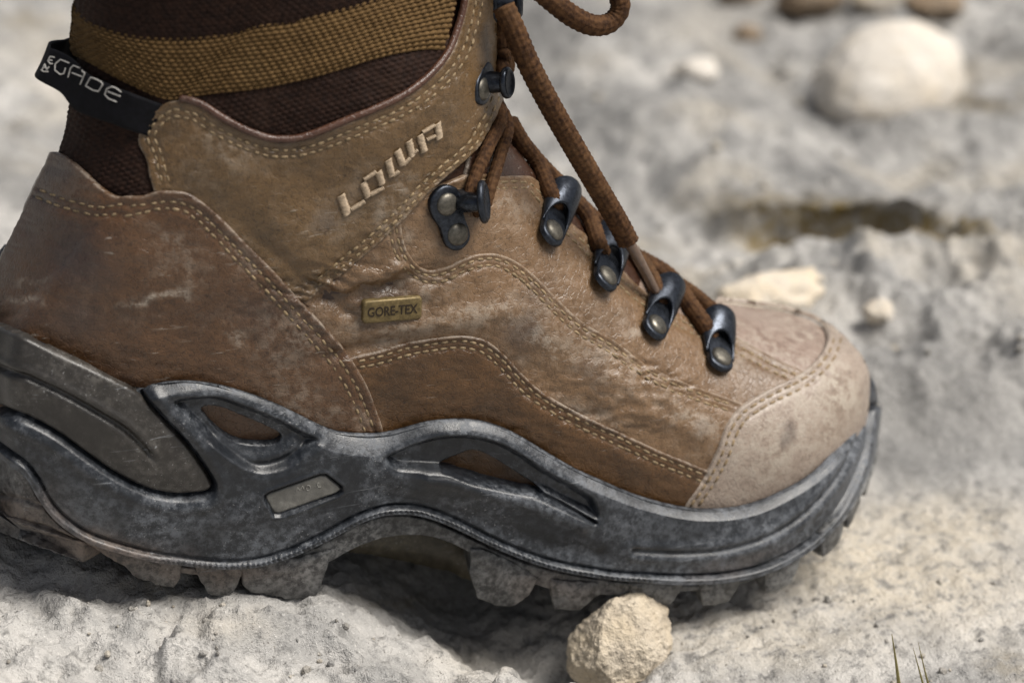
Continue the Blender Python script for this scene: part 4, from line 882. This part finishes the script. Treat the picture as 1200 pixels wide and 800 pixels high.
stroke_letters('lettering', [tz(s) for s in [
 [(362, 206), (290, 176), (246, 214), (244, 266), (288, 300), (318, 292), (332, 246)],
 [(352, 326), (374, 248), (398, 226), (468, 254), (492, 290), (454, 382)], [(386, 286), (470, 318)],
 [(498, 394), (542, 318), (612, 340), (640, 382), (604, 440), (560, 430), (498, 394)],
 [(812, 432), (722, 396), (672, 420), (656, 466), (690, 500), (756, 526)], [(682, 440), (786, 480)],
 [(242, 158), (204, 152), (186, 186), (206, 212), (226, 210)], [(192, 180), (222, 184)], [(136, 268), (160, 214), (176, 262), (196, 236)], [(150, 240), (182, 250)], [(130, 262), (150, 276), (190, 276)]]], TABS, .0001, .00021, M['white'], ptab)

# ------------------------------------------------------------------ ground: one sheet of rock
lugz = np.array([unproj(px, py, YO(px)) for px, py in [(0, 618), (100, 657), (200, 687), (262, 697), (350, 698), (590, 707), (670, 712), (760, 710), (835, 707), (905, 691), (979, 636)]])
print('lug bottoms', np.round(lugz, 4).tolist())
def axis(fine, lo, hi, n, ratio=1.22):
    a = [fine[0]]; st = fine[1]-fine[0]
    while a[-1] > lo: st *= ratio; a.append(a[-1]-st)
    b = [fine[-1]]; st = fine[-1]-fine[-2]
    while b[-1] < hi: st *= ratio; b.append(b[-1]+st)
    return np.r_[a[1:][::-1], fine, b[1:]]
gx = axis(np.arange(-.08, .60, .0014), -30, 30, 0)
gy = axis(np.r_[np.arange(-.20, .0, .0012), np.arange(0, .25, .0022), np.arange(.25, .80, .0045)], -30, 30, 0)
GX, GY = np.meshgrid(gx, gy); XY = np.stack([GX.ravel(), GY.ravel()], -1)
def ground_z(XY):
    x, y = XY[:, 0], XY[:, 1]; Z0 = np.c_[XY, np.zeros(len(XY))]
    lo_ = np.interp(x, lugz[:, 0], lugz[:, 2])                       # the level the treads rest at
    near = sstep(-.5, 0, x)*sstep(.9, .45, x)*sstep(1.3, .7, np.abs(y))
    basep = np.where(x < .1, .012-(x-.1)*.10, np.where(x < .25, .012-(x-.1)*.17, -.0135))
    basep = np.interp(x, [-.3, -.05, .03, .10, .13, .17, .20, .25, .30, .40, .6], [.040, .037, .030, .0135, .004, -.006, -.012, -.0150, -.0150, -.012, -.006])
    z = basep.copy()
    # foreground shelf: falls away to the camera, lit faces
    z += -.36*np.clip(-.058-y, 0, .12)*sstep(.20, .08, x)-.10*np.clip(-.055-y, 0, .4)*sstep(.24, .14, x)
    # hollow under the waist and heel of the boot
    und_ = np.exp(-((x-.176)/.027)**2-((y+.02)/.030)**2); z -= .017*und_+.004*np.exp(-((x-.19)/.03)**2-((y+.01)/.03)**2)
    z -= .006*np.exp(-((x-.045)/.040)**2-((y+.035)/.020)**2)
    z -= .004*np.exp(-((x-.05)/.05)**2-((y+.06)/.012)**2)
    # broken slabs of rock in front of the heel and the waist
    for pg, hh in (([(.074, -.066), (.105, -.060), (.122, -.066), (.150, -.098), (.140, -.135), (.085, -.135), (.068, -.095)], .0085), ([(.150, -.098), (.172, -.084), (.198, -.092), (.212, -.110), (.20, -.14), (.14, -.14)], .0070), ([(-.03, -.082), (.015, -.080), (.040, -.098), (.044, -.14), (-.03, -.14)], .0080)):
        nb_ = (np.abs(x-.1) < .2) & (np.abs(y+.1) < .1); sd_ = np.full(len(x), 1.); sd_[nb_] = sdist(XY[nb_], np.array(pg)); z += hh*sstep(.005, -.003, sd_+.004*fbm(Z0+4, 70, 3))
    z -= .020*np.exp(-((x-.207)/.018)**2-((y+.066)/.018)**2)+.012*np.exp(-((x-.19)/.02)**2-((y+.05)/.014)**2)
    # facets
    f1, f2, pl, idn = worley(XY+.012*np.c_[fbm(Z0, 25, 3), fbm(Z0+3, 25, 3)], 26, 2); e = sstep(0, .22, f2-f1)
    slab = sstep(.215, .27, x)*sstep(.12, .03, y)                    # smoother pale slab at the right
    fore = sstep(.0, -.045, y)*(1-slab)
    z += .0052*pl*sstep(0, .35, f2-f1)*(.30+.70*fore)*(1-.75*slab)
    f1, f2, pl2, idn2 = worley(XY+.005*np.c_[fbm(Z0+7, 60, 3), fbm(Z0+9, 60, 3)], 75, 5)
    z += .0022*pl2*sstep(0, .30, f2-f1)*(.25+.75*fore)*(1-.6*slab)
    z += .0042*fbm(Z0, 14, 3)*(1-.5*slab)+.0023*fbm(Z0, 60, 5, .6)*(1-.45*slab)+.0006*fbm(Z0, 260, 3, .6)+.0013*(fbm(Z0+6, 95, 4, .6, ridge=True)-.7)*fore
    z -= .0016*sstep(.45, .9, fbm(Z0+31, 150, 2))*(1+fore)
    # behind: rising grey rock with a lipped ledge
    lip = np.interp(x, [.0, .2, .295, .35, .388, .414, .430, .46, .6], [.26, .256, .248, .242, .230, .206, .180, .162, .15])+.006*fbm(Z0, 30, 3); t = y-lip; lm = .05+.95*sstep(.325, .37, x)*sstep(.450, .415, x)
    z += .018*sstep(.10, .16, y)*sstep(.20, .30, x)*0
    z += .015*sstep(-.008, .004, t)*near*lm-.004*np.exp(-((t+.012)/.010)**2)*near*lm
    z += .008*fbm(Z0+2, 6, 4)*sstep(.06, .20, y)+.0032*fbm(Z0+8, 28, 4, ridge=True)*sstep(.05, .15, y)
    gr = sstep(.30, .36, x)*sstep(.02, .07, y-.10*(.45-x))*sstep(.22, .15, y); z += gr*(.012+.008*fbm(Z0+5, 26, 4, ridge=True))
    far = sstep(.9, 3, np.maximum(np.abs(x-.2), np.abs(y))); z = z*(1-far)+far*(.25*fbm(Z0, .35, 4)+.03*fbm(Z0, 2.5, 4))
    # never above the treads where they stand
    inside_boot = sstep(.0, .02, x)*sstep(.34, .32, x)*sstep(.060, .048, np.abs(y))
    cap_ = lo_+.0008; z = np.where(inside_boot > 0, np.minimum(z, cap_*inside_boot+(1-inside_boot)*np.maximum(z, cap_)), z)
    return z, t*near+(1-near)*-1, slab, gr
gz, lipt, slab, gr_ = ground_z(XY)
GYd = XY[:, 1]-.012*np.exp(-((lipt-.010)/.009)**2)*sstep(.33, .37, XY[:, 0])*sstep(.445, .420, XY[:, 0])    # the lip hangs over
GV = np.c_[XY[:, 0], GYd, gz]; gpx = proj(np.where((GV[:, 1:2] > -.5), GV, [[.2, 0, 0]])); nrG, ncG = len(gy), len(gx)
vis = (np.abs(XY[:, 0]-.25) < .6) & (np.abs(XY[:, 1]-.2) < .9)
def gb(L): return np.where(vis, blobs(gpx, L), 0)
warmA = np.clip(gb([(1020, 660, 220, 70, 10, .85), (900, 740, 160, 50, 0, .5), (1100, 620, 120, 40, 0, .8), (560, 770, 60, 30, 0, .3), (60, 60, 60, 30, 0, .5), (900, 350, 80, 30, 0, .5), (260, 730, 60, 20, 0, .3), (830, 30, 60, 30, 0, .4)]), 0, 1)
greyShadeA = np.clip(gb([(520, 700, 120, 40, 5, .9), (1060, 540, 60, 50, 0, .8), (1110, 470, 110, 100, 0, 1.0), (800, 150, 160, 60, 0, .35), (950, 200, 220, 40, 5, .4), (180, 690, 160, 40, 0, .45), (1150, 180, 60, 50, 0, .4), (60, 640, 80, 40, 0, .5)]), 0, 1)  # grey rock, plus shade painted into the gap under the boot's waist
mossShadeA = np.clip(gb([(470, 705, 60, 10, 5, .3), (960, 248, 130, 18, 3, 1.0), (1080, 262, 45, 12, 10, .9), (860, 240, 60, 10, 0, .6), (1150, 122, 45, 9, 0, .7), (30, 25, 30, 12, 0, .5), (180, 690, 60, 14, 5, .35), (760, 285, 40, 14, 10, .3), (1180, 780, 30, 20, 30, .4), (940, 10, 30, 14, 0, .6)]), 0, 1)  # mossy soil tint; the first patch also paints shade under the waist
mossShadeA = np.maximum(mossShadeA, np.exp(-((lipt+.008)/.011)**2)*sstep(.345, .375, XY[:, 0])*sstep(.455, .437, XY[:, 0]))
bgf = sstep(.07, .16, XY[:, 1])*vis; Zg = np.c_[XY, np.zeros(len(XY))]
greyShadeA = np.clip(np.maximum(greyShadeA, bgf*np.clip(.42+.75*fbm(Zg+11, 13, 3), 0, .9)*(1-.75*np.exp(-((lipt+.045)/.030)**2)*sstep(.28, .33, XY[:, 0]))), 0, 1); warmA = np.clip(np.maximum(warmA, bgf*np.clip(1.1*fbm(Zg+23, 17, 3)-.15, 0, .6)), 0, 1)
g = obj('ground', GV, grid_faces(nrG, ncG), M['rock'], attrs={'warm': warmA, 'grey': greyShadeA, 'moss_shade': mossShadeA}); g['kind'] = 'structure'
gi = BVHTree.FromPolygons([tuple(v) for v in GV[vis].tolist()], [], all_triangles=True) if False else None
def gz_at(x, y): return float(ground_z(np.array([[x, y]]))[0][0])
def on_ground(px, py):
    """march the view ray to the ground"""
    d = ray(px, py); lo, hi = .5, 1.8; ts = np.linspace(.55, 1.8, 600); Pp = CAM+np.outer(ts, d); zz_ = ground_z(Pp[:, :2])[0]; k = int(np.argmax(Pp[:, 2] < zz_)); return Pp[k]

def ico_rock(seed, R, cuts=9, rough=.10, sub=5, lump=.22):
    import bmesh
    bm = bmesh.new(); bmesh.ops.create_icosphere(bm, subdivisions=sub, radius=1); V = np.array([tuple(v.co) for v in bm.verts]); Fs = [tuple(v.index for v in f.verts) for f in bm.faces]; bm.free()
    rg = np.random.default_rng(seed); V = V*(1+lump*fbm(V+seed, 1.1, 3))[:, None]
    for k in range(cuts):
        d = nrm(rg.normal(size=3)); c = rg.uniform(.72, .95); s = V@d; V = V-np.outer(np.maximum(s-c, 0)*.88, d)
    V = V*(1+rough*fbm(V+seed*2, 3.2, 5, .6)+rough*.35*fbm(V+9, 14, 3, .6))[:, None]
    return V*np.asarray(R), Fs
def stone(name, px, py, R, mat, label, cat, seed, Y=None, rot=0.0, sink=.25, warm=.4, group=None, sub=4, cuts=8, rough=.1, grey=0.0, lump=.22):
    c = on_ground(px, py) if Y is None else unproj(px, py, Y)
    V, Fs = ico_rock(seed, R, cuts, rough, sub, lump); ca, sa = math.cos(rot), math.sin(rot); V = V@np.array([[ca, sa, 0], [-sa, ca, 0], [0, 0, 1]])
    zc = 0 if Y is not None else R[2]*(1-sink)
    o = obj(name, V, Fs, mat, attrs={'warm': np.clip(warm+.4*fbm(V, 60, 3), 0, 1), 'grey': np.full(len(V), grey), 'moss_shade': np.zeros(len(V))}); o.location = (c[0], c[1], c[2]+zc)
    o['label'] = label; o['category'] = cat
    if group: o['group'] = group
    return o
stone('pebble', 725, 753, (.0188, .0150, .0172), M['pebble'], 'rough yellowish pebble wedged under the front treads of the boot', 'stone', 11, Y=-.058, rot=.4, warm=.3, sub=6, cuts=9, rough=.05, lump=.15)
stone('boulder', 1042, 122, (.044, .032, .033), M['boulder'], 'large rounded creamy white stone on the grey rock behind', 'stone', 21, rot=.5, sink=.75, warm=.15, sub=5, cuts=0, rough=.012, lump=.07)
stone('flat_stone', 895, 372, (.026, .014, .010), M['boulder'], 'flat cream stone just behind the toe of the boot', 'stone', 5, rot=.2, sink=.3, warm=.7)
stone('pebble', 1028, 376, (.0065, .005, .005), M['boulder'], 'small pinkish white pebble to the right of the flat cream stone', 'stone', 8, sink=.2, warm=.5)
stone('pebble', 950, 14, (.020, .014, .012), M['brownstone'], 'brown stone at the top edge left of the white boulder', 'stone', 31, sink=.3)
stone('pebble', 1098, 16, (.017, .012, .008), M['brownstone'], 'brown stone at the top edge right of the white boulder', 'stone', 32, sink=.3)
stone('pebble', 868, 2, (.013, .010, .008), M['brownstone'], 'small dark brown stone at the top edge, leftmost of the brown stones', 'stone', 33, sink=.3)
stone('pebble', 876, 48, (.007, .006, .005), M['brownstone'], 'tiny dark brown pebble below the leftmost brown stone at the top', 'stone', 34, sink=.2)
stone('pebble', 1030, 8, (.016, .011, .009), M['boulder'], 'cream stone at the top edge behind the white boulder', 'stone', 35, sink=.3, warm=.6)
stone('pebble', 965, 105, (.006, .005, .006), M['brownstone'], 'tiny brown pebble touching the left foot of the white boulder', 'stone', 36, sink=.2)
stone('pebble', 815, 88, (.011, .009, .006), M['boulder'], 'pale pebble lying alone on the grey rock right of the lace loop', 'stone', 37, sink=.55, warm=.0)

# grass blades at the lower right
def blade(a, b, c, wd, label):
    P0 = on_ground(*a); Q = [P0, unproj(b[0], b[1], P0[1]-.002), unproj(c[0], c[1], P0[1]-.004)]
    Pp = catmull(Q, 20); V, Fs, _ = tube(Pp, np.linspace(wd, wd*.15, 20), 6, flat=.35)
    o = obj('grass_blade', V-Pp[0], Fs, M['grass']); o.location = Pp[0]; o['label'] = label; o['category'] = 'grass blade'; o['group'] = 'dry grass blades'
blade((1054, 806), (1050, 775), (1045, 742), .0007, 'thick olive grass blade at the bottom right, leftmost of three')
blade((1083, 806), (1076, 780), (1070, 758), .0004, 'thin dry grass blade, middle of the three at bottom right')
blade((1089, 806), (1083, 782), (1076, 752), .0004, 'thin dry grass blade, rightmost of the three at bottom right')

# loose grit lying on the rock
import bmesh
_b = bmesh.new(); bmesh.ops.create_icosphere(_b, subdivisions=2, radius=1); gv0 = np.array([tuple(v.co) for v in _b.verts]); gf0 = [tuple(v.index for v in f.verts) for f in _b.faces]; _b.free()
rg = np.random.default_rng(44); GP = []
while len(GP) < 420:
    x_, y_ = (rg.uniform(-.02, .36), rg.uniform(-.15, -.045)) if len(GP) < 240 else (rg.uniform(.18, .55), rg.uniform(.02, .45))
    if perlin(np.array([[x_*22, y_*22, 5.]]))[0] > .05 or rg.uniform() < .12: GP.append((x_, y_))
GP = np.array(GP); gzz = ground_z(GP)[0]; parts = []
for k, ((x_, y_), z_) in enumerate(zip(GP, gzz)):
    r_ = (.00045+.0011*rg.uniform()**3)*(1 if y_ < 0 else 2.4); V = gv0*(1+.35*perlin(gv0*1.3+k*3.7))[:, None]*rg.uniform(.6, 1.2, 3)*r_; parts.append((V+[x_, y_, z_+r_*.35], gf0))
V, Fs = merge(parts); o = obj('grit', V, Fs, M['rock'], attrs={'warm': np.repeat(rg.uniform(0, 1, len(parts)), len(gv0)), 'grey': np.repeat(rg.uniform(0, .9, len(parts)), len(gv0)), 'moss_shade': np.zeros(len(V))}, kind='stuff')
o['label'] = 'loose grit and tiny chips lying on the pale rock'; o['category'] = 'grit'
